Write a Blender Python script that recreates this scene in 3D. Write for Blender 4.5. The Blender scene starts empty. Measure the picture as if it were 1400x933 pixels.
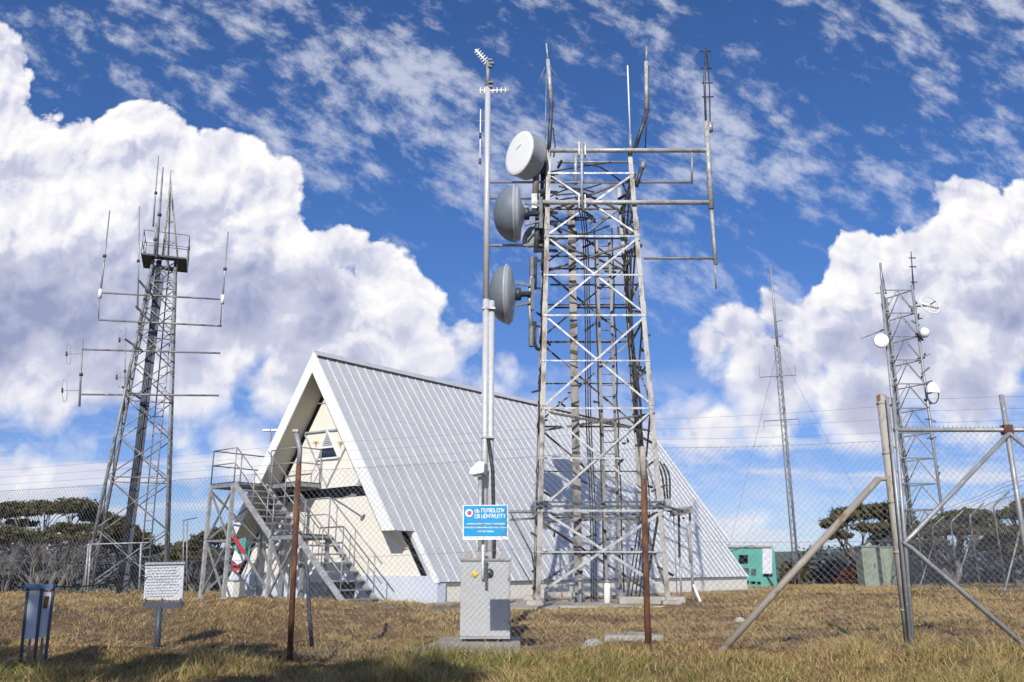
import bpy, math, random
import numpy as np
from mathutils import Vector, Matrix, Euler, noise

rnd = random.Random(7)
R = math.radians
scene = bpy.context.scene
col = scene.collection

# ------------------------------------------------------------------ camera
F_PX, PITCH, EYE = 1140.0, R(15.17), 1.6
CP, SP = math.cos(PITCH), math.sin(PITCH)
cam_d = bpy.data.cameras.new('camera')
cam_d.sensor_width = 36.0
cam_d.lens = F_PX / 1400.0 * 36.0
cam_d.clip_start = 0.1
cam_d.clip_end = 30000
cam = bpy.data.objects.new('camera', cam_d)
cam.location = (0, 0, EYE)
cam.rotation_euler = (R(90) + PITCH, 0, 0)
col.objects.link(cam)
scene.camera = cam


def slopes(u, v):
    """direction of a point of the photograph as (x/y, z/y) in the world"""
    a = (u - 700.0); b = (466.5 - v)
    y = F_PX * CP - b * SP
    return a / y, (F_PX * SP + b * CP) / y


def at(u, v, Y):
    """world point seen at photo point (u, v) at the distance Y metres ahead"""
    sx, sz = slopes(u, v)
    return Vector((sx * Y, Y, sz * Y + EYE))


def lerp(a, b, t):
    return a + (b - a) * t


# ------------------------------------------------------------------ node helpers
class NT:
    def __init__(self, tree):
        self.t = tree
        self.n = tree.nodes
        self.l = tree.links

    def node(self, typ, **kw):
        nd = self.n.new(typ)
        for k, v in kw.items():
            setattr(nd, k, v)
        return nd

    def put(self, sock, val):
        if isinstance(val, bpy.types.NodeSocket):
            self.l.new(val, sock)
        elif val is not None:
            if isinstance(val, (tuple, list)) and len(val) == 3 and sock.type == 'RGBA':
                val = (*val, 1)
            sock.default_value = val

    def m(self, op, a, b=None, c=None, clamp=False):
        nd = self.node('ShaderNodeMath', operation=op, use_clamp=clamp)
        self.put(nd.inputs[0], a); self.put(nd.inputs[1], b)
        if c is not None:
            self.put(nd.inputs[2], c)
        return nd.outputs[0]

    def vm(self, op, a, b=None, scale=None):
        nd = self.node('ShaderNodeVectorMath', operation=op)
        self.put(nd.inputs[0], a); self.put(nd.inputs[1], b)
        if scale is not None:
            self.put(nd.inputs['Scale'], scale)
        return nd.outputs['Value'] if op in ('LENGTH', 'DOT_PRODUCT', 'DISTANCE') else nd.outputs['Vector']

    def ramp(self, x, lo, hi, a=0.0, b=1.0, smooth=True):
        nd = self.node('ShaderNodeMapRange', interpolation_type='SMOOTHSTEP' if smooth else 'LINEAR')
        self.put(nd.inputs[0], x)
        nd.inputs[1].default_value = lo; nd.inputs[2].default_value = hi
        nd.inputs[3].default_value = a; nd.inputs[4].default_value = b
        return nd.outputs[0]

    def mix(self, fac, a, b, blend='MIX'):
        nd = self.node('ShaderNodeMix', data_type='RGBA', blend_type=blend)
        self.put(nd.inputs[0], fac); self.put(nd.inputs[6], a); self.put(nd.inputs[7], b)
        return nd.outputs[2]

    def noise(self, vec, scale, detail=4, rough=.55, dist=0.0, dims='3D', out=0, lac=2.0):
        nd = self.node('ShaderNodeTexNoise', noise_dimensions=dims)
        self.put(nd.inputs['Vector'], vec)
        nd.inputs['Scale'].default_value = scale; nd.inputs['Detail'].default_value = detail
        nd.inputs['Roughness'].default_value = rough; nd.inputs['Distortion'].default_value = dist
        nd.inputs['Lacunarity'].default_value = lac
        return nd.outputs[out]

    def voro(self, vec, scale, detail=3, rough=.5, feature='F1', dims='2D', smooth=None, out='Distance', lac=2.0):
        nd = self.node('ShaderNodeTexVoronoi', voronoi_dimensions=dims, feature=feature)
        self.put(nd.inputs['Vector'], vec)
        nd.inputs['Scale'].default_value = scale; nd.inputs['Detail'].default_value = detail
        nd.inputs['Roughness'].default_value = rough; nd.inputs['Lacunarity'].default_value = lac
        if smooth is not None:
            nd.inputs['Smoothness'].default_value = smooth
        return nd.outputs[out]

    def xyz(self, x, y, z=0.0):
        nd = self.node('ShaderNodeCombineXYZ')
        self.put(nd.inputs[0], x); self.put(nd.inputs[1], y); self.put(nd.inputs[2], z)
        return nd.outputs[0]


# ------------------------------------------------------------------ sky
SUN_EL, SUN_AZ = R(32), R(9)          # sun behind the camera, 9 degrees to its left
to_sun = Vector((-math.sin(SUN_AZ) * math.cos(SUN_EL), -math.cos(SUN_AZ) * math.cos(SUN_EL), math.sin(SUN_EL)))


def build_world():
    w = bpy.data.worlds.new('World'); scene.world = w; w.use_nodes = True
    t = NT(w.node_tree); w.node_tree.nodes.clear()
    sky = t.node('ShaderNodeTexSky', sky_type='NISHITA')
    sky.sun_disc = False; sky.sun_elevation = SUN_EL
    # rotation 0 puts the sky's sun towards +Y; clockwise seen from above
    sky.sun_rotation = math.atan2(to_sun.x, to_sun.y)
    sky.altitude = 1800; sky.air_density = 1.0; sky.dust_density = 0.6; sky.ozone_density = 3.0
    tc = t.node('ShaderNodeTexCoord')
    sep = t.node('ShaderNodeSeparateXYZ'); t.l.new(tc.outputs['Generated'], sep.inputs[0])
    dx, dy, dz = sep.outputs
    yy = t.m('MAXIMUM', t.m('ABSOLUTE', dy), .06)
    px, pz = t.m('DIVIDE', dx, yy), t.m('DIVIDE', dz, yy)
    P = t.xyz(px, pz, 0)

    # billowy displacement of the cumulus outlines
    w1 = t.vm('SCALE', t.vm('SUBTRACT', t.noise(P, 5.0, 4, .6, out=1), (.5, .5, .5)), scale=.065)
    w2 = t.vm('SCALE', t.vm('SUBTRACT', t.noise(P, 26.0, 4, .6, out=1), (.5, .5, .5)), scale=.018)
    PW = t.vm('ADD', t.vm('ADD', P, w1), w2)

    masses = [
        # (u, v, radius, flatten)
        (-50, 128, 105), (22, 185, 62), (10, 245, 100), (88, 258, 98), (190, 195, 72), (130, 215, 60), (228, 182, 38),
        (150, 275, 56), (250, 275, 56), (306, 228, 72), (358, 262, 62), (372, 318, 58), (240, 340, 125), (110, 410, 160), (330, 400, 125),
        (470, 335, 56), (512, 368, 60), (552, 405, 48), (440, 430, 100), (545, 462, 54), (-10, 430, 160),
        (648, 468, 30), (692, 496, 34), (592, 495, 44), (480, 500, 70), (250, 490, 90), (60, 560, 50), (400, 505, 66), (150, 520, 66),
        (972, 480, 48), (1010, 456, 58), (1080, 434, 62), (1130, 440, 62), (1040, 520, 62), (1180, 368, 58), (1232, 390, 70),
        (1150, 450, 85), (1338, 292, 66), (1400, 310, 66), (1300, 370, 85), (1380, 430, 105), (1250, 470, 100),
        (1060, 505, 85), (1180, 540, 85), (1320, 525, 80), (1460, 400, 120),
        (908, 578, 38), (962, 592, 46), (1040, 575, 46),
        (28, 625, 36), (-15, 640, 40), (268, 648, 34), (330, 612, 46), (245, 600, 26), (640, 560, 50),
        (1020, 708, 22), (120, 600, 26),
    ]
    H = None
    for b in masses:
        u, v, r = b[:3]
        cx, cz = slopes(u, v)
        rx = slopes(u + r, v)[0] - cx
        d = t.vm('DISTANCE', PW, (cx, cz, 0))
        h = t.m('MULTIPLY_ADD', d, -1.0, rx)               # rx - d, in tangent units: 0 on the rim
        H = h if H is None else t.m('SMOOTH_MAX', H, h, .011)

    PV = t.vm('ADD', P, t.vm('SCALE', t.vm('SUBTRACT', t.noise(P, 9.0, 2, .5, out=1), (.5, .5, .5)), scale=.07))
    PV = t.vm('ADD', PV, t.vm('SCALE', t.vm('SUBTRACT', t.noise(P, 34.0, 3, .6, out=1), (.5, .5, .5)), scale=.018))

    def billow(vec):
        a = t.voro(vec, 6.5, 0, .5, feature='SMOOTH_F1', smooth=.25)
        b = t.voro(t.vm('ADD', vec, (7.3, 2.1, 0)), 15.0, 0, .5, feature='SMOOTH_F1', smooth=.25)
        c_ = t.voro(vec, 36.0, 2.0, .55, feature='SMOOTH_F1', smooth=.3)
        n_ = t.noise(vec, 30.0, 6, .62, dims='2D')
        s_ = t.m('ADD', t.m('MULTIPLY', a, -.070), t.m('MULTIPLY', b, -.036))
        s_ = t.m('ADD', s_, t.m('MULTIPLY', c_, -.0115))
        return t.m('ADD', s_, t.m('MULTIPLY', n_, .016))
    B0 = billow(PV)
    B1 = billow(t.vm('ADD', PV, (-.008, .0135, 0)))
    H0 = t.m('ADD', H, t.m('MULTIPLY_ADD', B0, .66, .025))
    soft = t.ramp(pz, .36, .16, .006, .030)                      # bases fray out softly
    cov = t.m('SMOOTH_MIN', t.m('DIVIDE', t.m('ADD', H0, .004), soft, clamp=False), 1.0, .25)
    cov = t.m('MULTIPLY', cov, 1.0, clamp=True)
    relief = t.m('MULTIPLY', t.m('SUBTRACT', B0, B1), 27.0)     # >0 where the slope faces the light
    relief = t.m('MULTIPLY', relief, t.ramp(pz, .16, .40, .55, 1.0))
    depth = t.ramp(H, -.005, .11)                                # inside the mass
    big = t.noise(t.vm('ADD', t.vm('MULTIPLY', P, (1, 1.4, 0)), (3.1, 1.7, 0)), 3.4, 6, .5, dims='2D')
    low = t.ramp(pz, .22, .54, 1.0, .10)                          # shade gathers low in the masses
    shade = t.m('MULTIPLY', t.m('MULTIPLY', depth, low), 1.15)
    shade = t.m('ADD', shade, t.m('MULTIPLY', t.m('SUBTRACT', big, .5), t.m('MULTIPLY', depth, 2.2)))
    shade = t.m('MAXIMUM', shade, 0.0)
    lit = t.m('SUBTRACT', t.m('ADD', .78, relief), shade)
    lit = t.m('ADD', lit, t.m('MULTIPLY', t.m('SUBTRACT', t.noise(PV, 14.0, 5, .55, dims='2D'), .5), .35))
    lit = t.m('MAXIMUM', t.m('MINIMUM', lit, 1.0), -.6)
    cloud = t.mix(t.ramp(lit, -.45, .55, smooth=False), (3.2, 3.65, 5.6), (6.8, 7.0, 8.4))
    cloud = t.mix(t.ramp(lit, .38, 1.0, smooth=False), cloud, (10.2, 10.0, 10.0))

    # high thin clouds
    Q = t.xyz(t.m('ADD', t.m('MULTIPLY', px, .86), t.m('MULTIPLY', pz, -.50)), t.m('ADD', t.m('MULTIPLY', px, .85), t.m('MULTIPLY', pz, 1.45)), 0)
    qa = t.vm('ADD', Q, t.vm('SCALE', t.noise(Q, 3.0, 2, .5, out=1), scale=.065))
    c1 = t.noise(qa, 15.0, 8, .64, dims='2D')
    c2 = t.noise(t.vm('ADD', Q, (5.3, 9.1, 0)), 3.4, 4, .55, dims='2D')
    cir = t.m('ADD', c1, t.m('MULTIPLY', t.m('SUBTRACT', c2, .5), .9))
    cir = t.m('MULTIPLY', t.ramp(cir, .43, .80), t.ramp(pz, .20, .60, .40, .62))
    # long flat bands near the horizon
    S = t.vm('MULTIPLY', P, (.9, 7.5, 0))
    band = t.noise(t.vm('ADD', S, (1.2, .4, 0)), 3.6, 6, .5, dims='2D')
    band = t.m('MULTIPLY', t.ramp(band, .47, .66), t.m('MULTIPLY', t.ramp(pz, .26, .10, 0, .8), t.ramp(pz, -.01, .02)))

    base = t.mix(1.0, sky.outputs[0], t.mix(t.ramp(pz, .0, .5), (.70, .74, .98), (.64, .94, 1.36)), 'MULTIPLY')
    c = t.mix(cir, base, (8.0, 8.3, 9.3))
    c = t.mix(band, c, (8.2, 8.1, 8.8))
    c = t.mix(t.m('MULTIPLY', cov, t.ramp(pz, .0, .02)), c, cloud)
    bg = t.node('ShaderNodeBackground'); bg.inputs['Strength'].default_value = .1
    t.l.new(c, bg.inputs['Color'])
    out = t.node('ShaderNodeOutputWorld'); t.l.new(bg.outputs[0], out.inputs['Surface'])
    w.cycles.sampling_method = 'MANUAL'; w.cycles.sample_map_resolution = 256


build_world()
sun_d = bpy.data.lights.new('sun', 'SUN'); sun_d.energy = 4.7; sun_d.angle = R(.53); sun_d.color = (1, .955, .88)
sun = bpy.data.objects.new('sun', sun_d); sun.rotation_euler = to_sun.to_track_quat('Z', 'Y').to_euler()
sun.location = (0, 0, 40); col.objects.link(sun)
scene.view_settings.view_transform = 'Standard'; scene.view_settings.look = 'None'
scene.view_settings.exposure = 0.0; scene.view_settings.gamma = 1.0
scene.view_settings.use_curve_mapping = False
scene.cycles.max_bounces = 6; scene.cycles.transparent_max_bounces = 12
# ------------------------------------------------------------------ mesh helpers
class MB:
    """collects shapes in world space; build() links them as ONE mesh object"""
    def __init__(self):
        self.v = []; self.f = []; self.s = []

    def add(self, vs, fs, smooth=False):
        b = len(self.v)
        self.v += [tuple(p) for p in vs]
        self.f += [tuple(b + i for i in f) for f in fs]
        self.s += [smooth] * len(fs)
        return self

    def tube(self, pts, r, n=8, cap=True, smooth=True):
        pts = [Vector(p) for p in pts]
        m = len(pts)
        rr = [r] * m if not isinstance(r, (list, tuple)) else list(r)
        t0 = (pts[1] - pts[0]).normalized()
        ref = Vector((0, 0, 1)) if abs(t0.z) < .9 else Vector((1, 0, 0))
        nx = t0.cross(ref).normalized()
        vs = []
        for i, p in enumerate(pts):
            if i == 0: t = t0
            elif i == m - 1: t = (pts[i] - pts[i - 1]).normalized()
            else: t = ((pts[i] - pts[i - 1]).normalized() + (pts[i + 1] - pts[i]).normalized()).normalized()
            nx = (nx - t * nx.dot(t)).normalized()
            ny = t.cross(nx)
            for k in range(n):
                a = 2 * math.pi * k / n
                vs.append(p + (nx * math.cos(a) + ny * math.sin(a)) * rr[i])
        fs = []
        for i in range(m - 1):
            for k in range(n):
                a, b = i * n + k, i * n + (k + 1) % n
                fs.append((a, b, b + n, a + n))
        self.add(vs, fs, smooth and n > 5)
        if cap:
            b = len(self.v) - len(vs)
            self.f.append(tuple(b + k for k in range(n))[::-1]); self.s.append(False)
            self.f.append(tuple(b + (m - 1) * n + k for k in range(n))); self.s.append(False)
        return self

    def prism(self, prof, p, q, ax, ay):
        """profile [(x, y)] in the axes ax, ay swept from p to q"""
        p, q = Vector(p), Vector(q); n = len(prof)
        vs = [p + ax * a + ay * b for a, b in prof] + [q + ax * a + ay * b for a, b in prof]
        fs = [(k, (k + 1) % n, n + (k + 1) % n, n + k) for k in range(n)]
        fs += [tuple(range(n))[::-1], tuple(range(n, 2 * n))]
        return self.add(vs, fs)

    def frame(self, p, q, up):
        t = (Vector(q) - Vector(p)).normalized(); up = Vector(up)
        if abs(t.dot(up.normalized())) > .98: up = Vector((1, 0, 0)) if abs(t.x) < .9 else Vector((0, 1, 0))
        ax = t.cross(up).normalized(); ay = ax.cross(t).normalized()
        return ax, ay

    def bar(self, p, q, w, h, up=(0, 0, 1)):
        ax, ay = self.frame(p, q, up)
        w /= 2; h /= 2
        return self.prism([(-w, -h), (w, -h), (w, h), (-w, h)], p, q, ax, ay)

    def angle(self, p, q, w, t, dx, dy):
        """an L section: flanges of width w and thickness t towards dx and dy"""
        dx, dy = Vector(dx), Vector(dy); ax = (Vector(q) - Vector(p)).normalized()
        dx = (dx - ax * dx.dot(ax)).normalized(); dy = (dy - ax * dy.dot(ax)).normalized()
        return self.prism([(0, 0), (w, 0), (w, t), (t, t), (t, w), (0, w)], p, q, dx, dy)

    def box(self, c, sx, sy, sz, rz=0.0, axes=None):
        """box with its base centre at c"""
        c = Vector(c)
        if axes: ax, ay, az = axes
        else:
            ax = Vector((math.cos(rz), math.sin(rz), 0)); ay = Vector((-math.sin(rz), math.cos(rz), 0)); az = Vector((0, 0, 1))
        vs = []
        for k in (0, 1):
            for a, b in ((-1, -1), (1, -1), (1, 1), (-1, 1)):
                vs.append(c + ax * (a * sx / 2) + ay * (b * sy / 2) + az * (k * sz))
        return self.add(vs, [(3, 2, 1, 0), (4, 5, 6, 7), (0, 1, 5, 4), (1, 2, 6, 5), (2, 3, 7, 6), (3, 0, 4, 7)])

    def slab(self, pts, off):
        """polygon extruded by the vector off"""
        pts = [Vector(p) for p in pts]; n = len(pts); off = Vector(off)
        vs = pts + [p + off for p in pts]
        fs = [(k, (k + 1) % n, n + (k + 1) % n, n + k) for k in range(n)]
        fs += [tuple(range(n))[::-1], tuple(range(n, 2 * n))]
        return self.add(vs, fs)

    def lathe(self, prof, c, axis, n=40, smooth=True):
        """profile [(radius, distance along axis)]"""
        c = Vector(c); az = Vector(axis).normalized()
        ref = Vector((0, 0, 1)) if abs(az.z) < .9 else Vector((1, 0, 0))
        ax = az.cross(ref).normalized(); ay = az.cross(ax)
        vs = [c + az * d + (ax * math.cos(2 * math.pi * k / n) + ay * math.sin(2 * math.pi * k / n)) * r
              for r, d in prof for k in range(n)]
        fs = [(i * n + k, i * n + (k + 1) % n, (i + 1) * n + (k + 1) % n, (i + 1) * n + k)
              for i in range(len(prof) - 1) for k in range(n)]
        return self.add(vs, fs, smooth)

    def build(self, name, mat, parent=None, bevel=0.0):
        me = bpy.data.meshes.new(name)
        off = parent_loc(parent)
        me.from_pydata([(a - off.x, b - off.y, c - off.z) for a, b, c in self.v], [], self.f)
        me.polygons.foreach_set('use_smooth', self.s)
        me.materials.append(mat); me.validate(); me.update()
        o = bpy.data.objects.new(name, me); col.objects.link(o)
        if parent: o.parent = parent
        b = None
        import bmesh
        bm = bmesh.new(); bm.from_mesh(me); bmesh.ops.recalc_face_normals(bm, faces=bm.faces[:]); bm.to_mesh(me); bm.free()
        if bevel:
            md = o.modifiers.new('bevel', 'BEVEL'); md.width = bevel; md.segments = 2; md.limit_method = 'ANGLE'
        return o


def parent_loc(p):
    v = Vector((0, 0, 0))
    while p:
        v += p.location; p = p.parent
    return v


def tag(o, label=None, cat=None, group=None, kind=None):
    if label: o['label'] = label
    if cat: o['category'] = cat
    if group: o['group'] = group
    if kind: o['kind'] = kind
    return o


def empty(name, loc, label, cat, group=None):
    o = bpy.data.objects.new(name, None); o.empty_display_size = .3
    o.location = loc; col.objects.link(o)
    return tag(o, label, cat, group)


# ------------------------------------------------------------------ materials
def srgb(r, g, b):
    f = lambda c: (c / 255 / 12.92) if c / 255 <= .04045 else ((c / 255 + .055) / 1.055) ** 2.4
    return (f(r), f(g), f(b))


M = {}


def mat(name, c, rough=.6, metal=0.0, c2=None, scale=3.0, lo=.4, hi=.65, bump=0.0, bscale=40.0, stretch=(1, 1, 1),
        c3=None, s3=12.0, lo3=.58, hi3=.7, spec=.5):
    m = bpy.data.materials.new(name); m.use_nodes = True; t = NT(m.node_tree)
    b = m.node_tree.nodes['Principled BSDF']
    b.inputs['Roughness'].default_value = rough; b.inputs['Metallic'].default_value = metal
    b.inputs['Specular IOR Level'].default_value = spec
    g = t.node('ShaderNodeNewGeometry').outputs['Position']
    g = t.vm('MULTIPLY', g, stretch)
    if c2:
        n = t.noise(g, scale, 6, .6)
        cc = t.mix(t.ramp(n, lo, hi), c, c2)
        if c3: cc = t.mix(t.ramp(t.noise(g, s3, 5, .65), lo3, hi3), cc, c3)
        t.l.new(cc, b.inputs['Base Color'])
        t.put(b.inputs['Roughness'], t.ramp(n, .3, .7, max(rough - .1, .05), min(rough + .15, 1)))
    else:
        b.inputs['Base Color'].default_value = (*c, 1)
    if bump:
        bp = t.node('ShaderNodeBump'); bp.inputs['Strength'].default_value = bump; bp.inputs['Distance'].default_value = .02
        t.l.new(t.noise(g, bscale, 4, .6), bp.inputs['Height']); t.l.new(bp.outputs[0], b.inputs['Normal'])
    M[name] = m
    return m


mat('galvanised', (.34, .35, .36), .50, .35, (.24, .25, .27), 6, c3=(.55, .56, .57), s3=30)
mat('pale_pole', (.56, .57, .58), .45, .15, (.49, .50, .51), 5, c3=(.42, .42, .42), s3=26)
mat('galvanised_bright', (.46, .47, .475), .5, .2, (.32, .32, .325), 5, .45, .62, c3=(.24, .22, .19), s3=16, lo3=.55, hi3=.66)
mat('weathered_steel', (.24, .225, .205), .62, .25, (.12, .10, .08), 4, .46, .66, c3=(.33, .33, .32), s3=14, stretch=(1, 1, .5))
mat('tower_steel', (.36, .35, .33), .6, .25, (.22, .18, .14), 5, .48, .66, c3=(.46, .46, .45), s3=12, stretch=(1, 1, .45))
mat('far_tower_steel', (.25, .27, .28), .6, .2, (.14, .13, .125), 3, .45, .62, c3=(.46, .46, .45), s3=5)
mat('dark_steel', (.055, .065, .085), .5, .4, (.10, .11, .13), 4)
mat('black_cable', (.022, .023, .027), .55)
mat('white_paint', (.82, .82, .80), .45, 0, (.74, .73, .70), 2.5, .5, .8)
mat('white_plastic', (.82, .82, .80), .35, 0, (.74, .74, .72), 3, .55, .8)
mat('grey_radome', (.165, .195, .23), .62, 0, (.13, .155, .185), 2.2, .4, .7, c3=(.20, .23, .26), s3=9)
mat('grey_plastic', (.40, .43, .46), .45, 0, (.33, .36, .39), 3)
mat('yellow_paint', (.72, .55, .06), .5)
mat('red_paint', (.55, .04, .06), .5)
mat('teal_paint', (.09, .36, .30), .55, 0, (.07, .29, .25), 1.2, .4, .7, c3=(.15, .42, .36), s3=5)
mat('pale_green_paint', (.25, .29, .23), .6, 0, (.18, .21, .175), 2, c3=(.14, .13, .10), s3=9, lo3=.6, hi3=.75)
mat('concrete', (.42, .38, .33), .9, 0, (.32, .29, .25), 3, c3=(.50, .46, .40), s3=20, bump=.4, bscale=30)
mat('rust', (.19, .085, .045), .85, .1, (.095, .045, .030), 9, .42, .58, c3=(.32, .17, .10), s3=30, bump=.5, bscale=80, stretch=(1, 1, .4))
mat('old_post', (.40, .375, .335), .75, .1, (.22, .10, .04), 11, .56, .64, c3=(.27, .22, .16), s3=24, lo3=.5, hi3=.65, bump=.3, bscale=60, stretch=(1, 1, .35))
mat('strut_pipe', (.31, .275, .23), .7, .15, (.22, .13, .07), 5, .54, .66, c3=(.45, .42, .38), s3=14)
mat('wire', (.26, .27, .29), .5, .5)
mat('blue_frame', (.07, .12, .24), .5, .1, (.045, .085, .17), 6)
mat('dark_blue_steel', (.065, .08, .115), .5, .2)
mat('notice_white', (.62, .63, .68), .55, 0, (.50, .51, .57), 5, .45, .7)
mat('faded_board', (.52, .54, .60), .6, 0, (.66, .63, .64), 4, .45, .65)
mat('sign_blue', (.004, .30, .60), .4, 0, (.008, .27, .54), 6)
mat('sign_white', (.80, .82, .84), .45)
mat('sign_red', (.70, .03, .06), .45)
mat('ink', (.12, .13, .17), .7)
mat('window_glass', (.015, .022, .035), .08, 0, spec=.8)
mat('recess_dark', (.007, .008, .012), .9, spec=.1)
mat('cabinet_paint', (.44, .445, .45), .5, 0, (.43, .43, .42), 3, .45, .65, c3=(.56, .56, .55), s3=26)
mat('rock', (.50, .46, .40), .9, 0, (.34, .31, .27), 8, bump=.6, bscale=20)
mat('bark', (.19, .17, .15), .9, 0, (.10, .09, .08), 5, c3=(.30, .28, .25), s3=7)
mat('pale_twig', (.19, .17, .155), .9, 0, (.10, .09, .085), 4)


def roof_material():
    m = bpy.data.materials.new('ribbed_roof'); m.use_nodes = True; t = NT(m.node_tree)
    b = m.node_tree.nodes['Principled BSDF']; M['ribbed_roof'] = m
    g = t.node('ShaderNodeNewGeometry').outputs['Position']
    n = t.noise(t.vm('MULTIPLY', g, (1, 1, .35)), 1.6, 6, .6)
    n2 = t.noise(t.vm('MULTIPLY', g, (3.5, 3.5, .5)), 2.4, 5, .6)
    c = t.mix(t.ramp(n, .35, .68), (.575, .585, .60), (.63, .635, .64))
    c = t.mix(t.ramp(n2, .54, .74, 0, .45), c, (.49, .50, .52))
    t.l.new(c, b.inputs['Base Color'])
    b.inputs['Metallic'].default_value = .25
    t.put(b.inputs['Roughness'], t.ramp(n2, .3, .7, .34, .5))


def cream_material(name, ca, cb, cc):
    m = bpy.data.materials.new(name); m.use_nodes = True; t = NT(m.node_tree)
    b = m.node_tree.nodes['Principled BSDF']; M[name] = m
    g = t.node('ShaderNodeNewGeometry').outputs['Position']
    n = t.noise(g, .8, 6, .6)
    s = t.noise(t.vm('MULTIPLY', g, (6, 6, .5)), 1.5, 5, .6)
    c = t.mix(t.ramp(n, .4, .7), ca, cb)
    c = t.mix(t.ramp(s, .56, .74, 0, .7), c, cc)
    t.l.new(c, b.inputs['Base Color']); b.inputs['Roughness'].default_value = .75


roof_material()
cream_material('cream_render', (.79, .755, .67), (.76, .72, .63), (.67, .62, .52))
cream_material('blue_white_render', (.56, .61, .70), (.62, .66, .73), (.46, .50, .57))
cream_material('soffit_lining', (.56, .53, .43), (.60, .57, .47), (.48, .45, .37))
# ------------------------------------------------------------------ ground
CTRL = np.array([  # x, y, z relative to the eye
    (-7, 6, -1.22), (-2.5, 6, -1.10), (2, 6, -1.0), (6, 6, -.95), (-8.5, 9.5, -1.18), (-5.5, 9.5, -1.13), (-2.6, 9.9, -1.04),
    (1.5, 9.3, -.80), (4.1, 8.8, -.84), (7.5, 8.8, -.82), (-.35, 9.0, -.99), (-.35, 11.4, -1.0), (1.2, 12.5, -.86), (-2.6, 12.5, -1.0),
    (-6, 12.5, -1.02), (-10, 12.5, -1.0), (-3.5, 15.5, -.80), (-7, 16.5, -.72), (-11, 18, -.75), (-4.5, 18, -.72), (-1.5, 17, -.84),
    (1, 17, -.86), (4, 16, -.80), (7, 16, -.70), (11, 16, -.66), (2, 20, -.84), (5, 20, -.80), (8, 21, -.68), (13, 22, -.62),
    (-2, 21, -.90), (-7, 23, -.90), (-12, 24, -.90), (-15, 30, -.92), (0, 26, -.92), (5, 27, -.92), (9, 32, -.90), (12, 28, -.78),
    (16, 34, -.82), (22, 42, -.85), (14, 42, -.92), (30, 30, -.8), (-20, 20, -.95), (-25, 35, -1.2), (0, 40, -1.1),
    (-10, 55, -2.2), (20, 60, -1.6), (40, 60, -2.0), (-40, 55, -3), (0, -5, -1.5), (-10, -5, -1.6), (10, -5, -1.4), (-20, 5, -1.6), (20, 5, -1.0)])


_grids = {}


def value_noise(x, y, s, seed):
    if seed not in _grids: _grids[seed] = np.random.RandomState(seed).rand(256, 256)
    g = _grids[seed]
    x = x * s + 100; y = y * s + 100
    xi = np.floor(x).astype(int); yi = np.floor(y).astype(int); fx = x - xi; fy = y - yi
    fx = fx * fx * (3 - 2 * fx); fy = fy * fy * (3 - 2 * fy)
    G = lambda a, b: g[a % 256, b % 256]
    return (G(xi, yi) * (1 - fx) + G(xi + 1, yi) * fx) * (1 - fy) + (G(xi, yi + 1) * (1 - fx) + G(xi + 1, yi + 1) * fx) * fy


def fbm(x, y, s, seed):
    return (value_noise(x, y, s, seed) + .5 * value_noise(x, y, s * 2.1, seed + 1) + .25 * value_noise(x, y, s * 4.3, seed + 2)) / 1.75


def ground_rel(x, y):
    x = np.asarray(x, float); y = np.asarray(y, float)
    num = np.zeros_like(x); den = np.zeros_like(x)
    for cx, cy, cz in CTRL:
        s = 1.0 + .085 * max(cy, 6)
        w = 1.0 / (((x - cx) ** 2 + (y - cy) ** 2) / (s * s) + .08) ** 2
        num += w * cz; den += w
    z = num / den
    far = np.clip(np.hypot(x, y) - 60, 0, None)
    pad = np.clip(1.6 - np.hypot((x + .5) / 1.0, (y - 11.1) / 1.3), 0, 1)
    z = z * (1 - pad) + (-1.015) * pad
    z = z - far * .10 + np.where(far > 300, (far - 300) * .06, 0)
    # bumps
    n = (np.sin(x * 1.9 + 1.3 * np.sin(y * 1.1)) * np.sin(y * 1.7 + .8 * np.sin(x * 1.3)) * .022
         + np.sin(x * 4.7 + 2 * np.sin(y * 2.9)) * np.sin(y * 5.3 + 2 * np.sin(x * 3.1)) * .012)
    bank = np.clip((y - 11.5) / 3, 0, 1) * np.clip((19 - y) / 2, 0, 1) * np.clip((-x + 1) / 3, 0, 1)
    n = n * (1 + 1.8 * bank) * (1 - pad) + (fbm(x, y, 1.5, 77) - .5) * (.12 + .16 * bank) + (fbm(x, y, 4.5, 78) - .5) * (.06 + .05 * bank)
    return z + n * (1 - .85 * pad) * np.clip(1 - (np.hypot(x, y) - 25) / 20, .1, 1)


def gz(x, y):
    return float(ground_rel(np.array([x]), np.array([y]))[0]) + EYE


def np_mesh(name, verts, faces, mat_, attr=None, smooth=False):
    """verts (n,3) array, faces (m,k) array"""
    me = bpy.data.meshes.new(name)
    k = faces.shape[1]
    me.vertices.add(len(verts)); me.vertices.foreach_set('co', verts.astype(np.float32).ravel())
    me.loops.add(faces.size); me.loops.foreach_set('vertex_index', faces.astype(np.int32).ravel())
    me.polygons.add(len(faces)); me.polygons.foreach_set('loop_start', np.arange(0, faces.size, k, dtype=np.int32))
    me.polygons.foreach_set('use_smooth', np.full(len(faces), smooth))
    me.update(calc_edges=True)
    if attr is not None:
        for an, av in attr.items():
            a = me.attributes.new(an, 'FLOAT', 'POINT'); a.data.foreach_set('value', av.astype(np.float32))
    me.materials.append(mat_)
    o = bpy.data.objects.new(name, me); col.objects.link(o)
    return o


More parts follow.
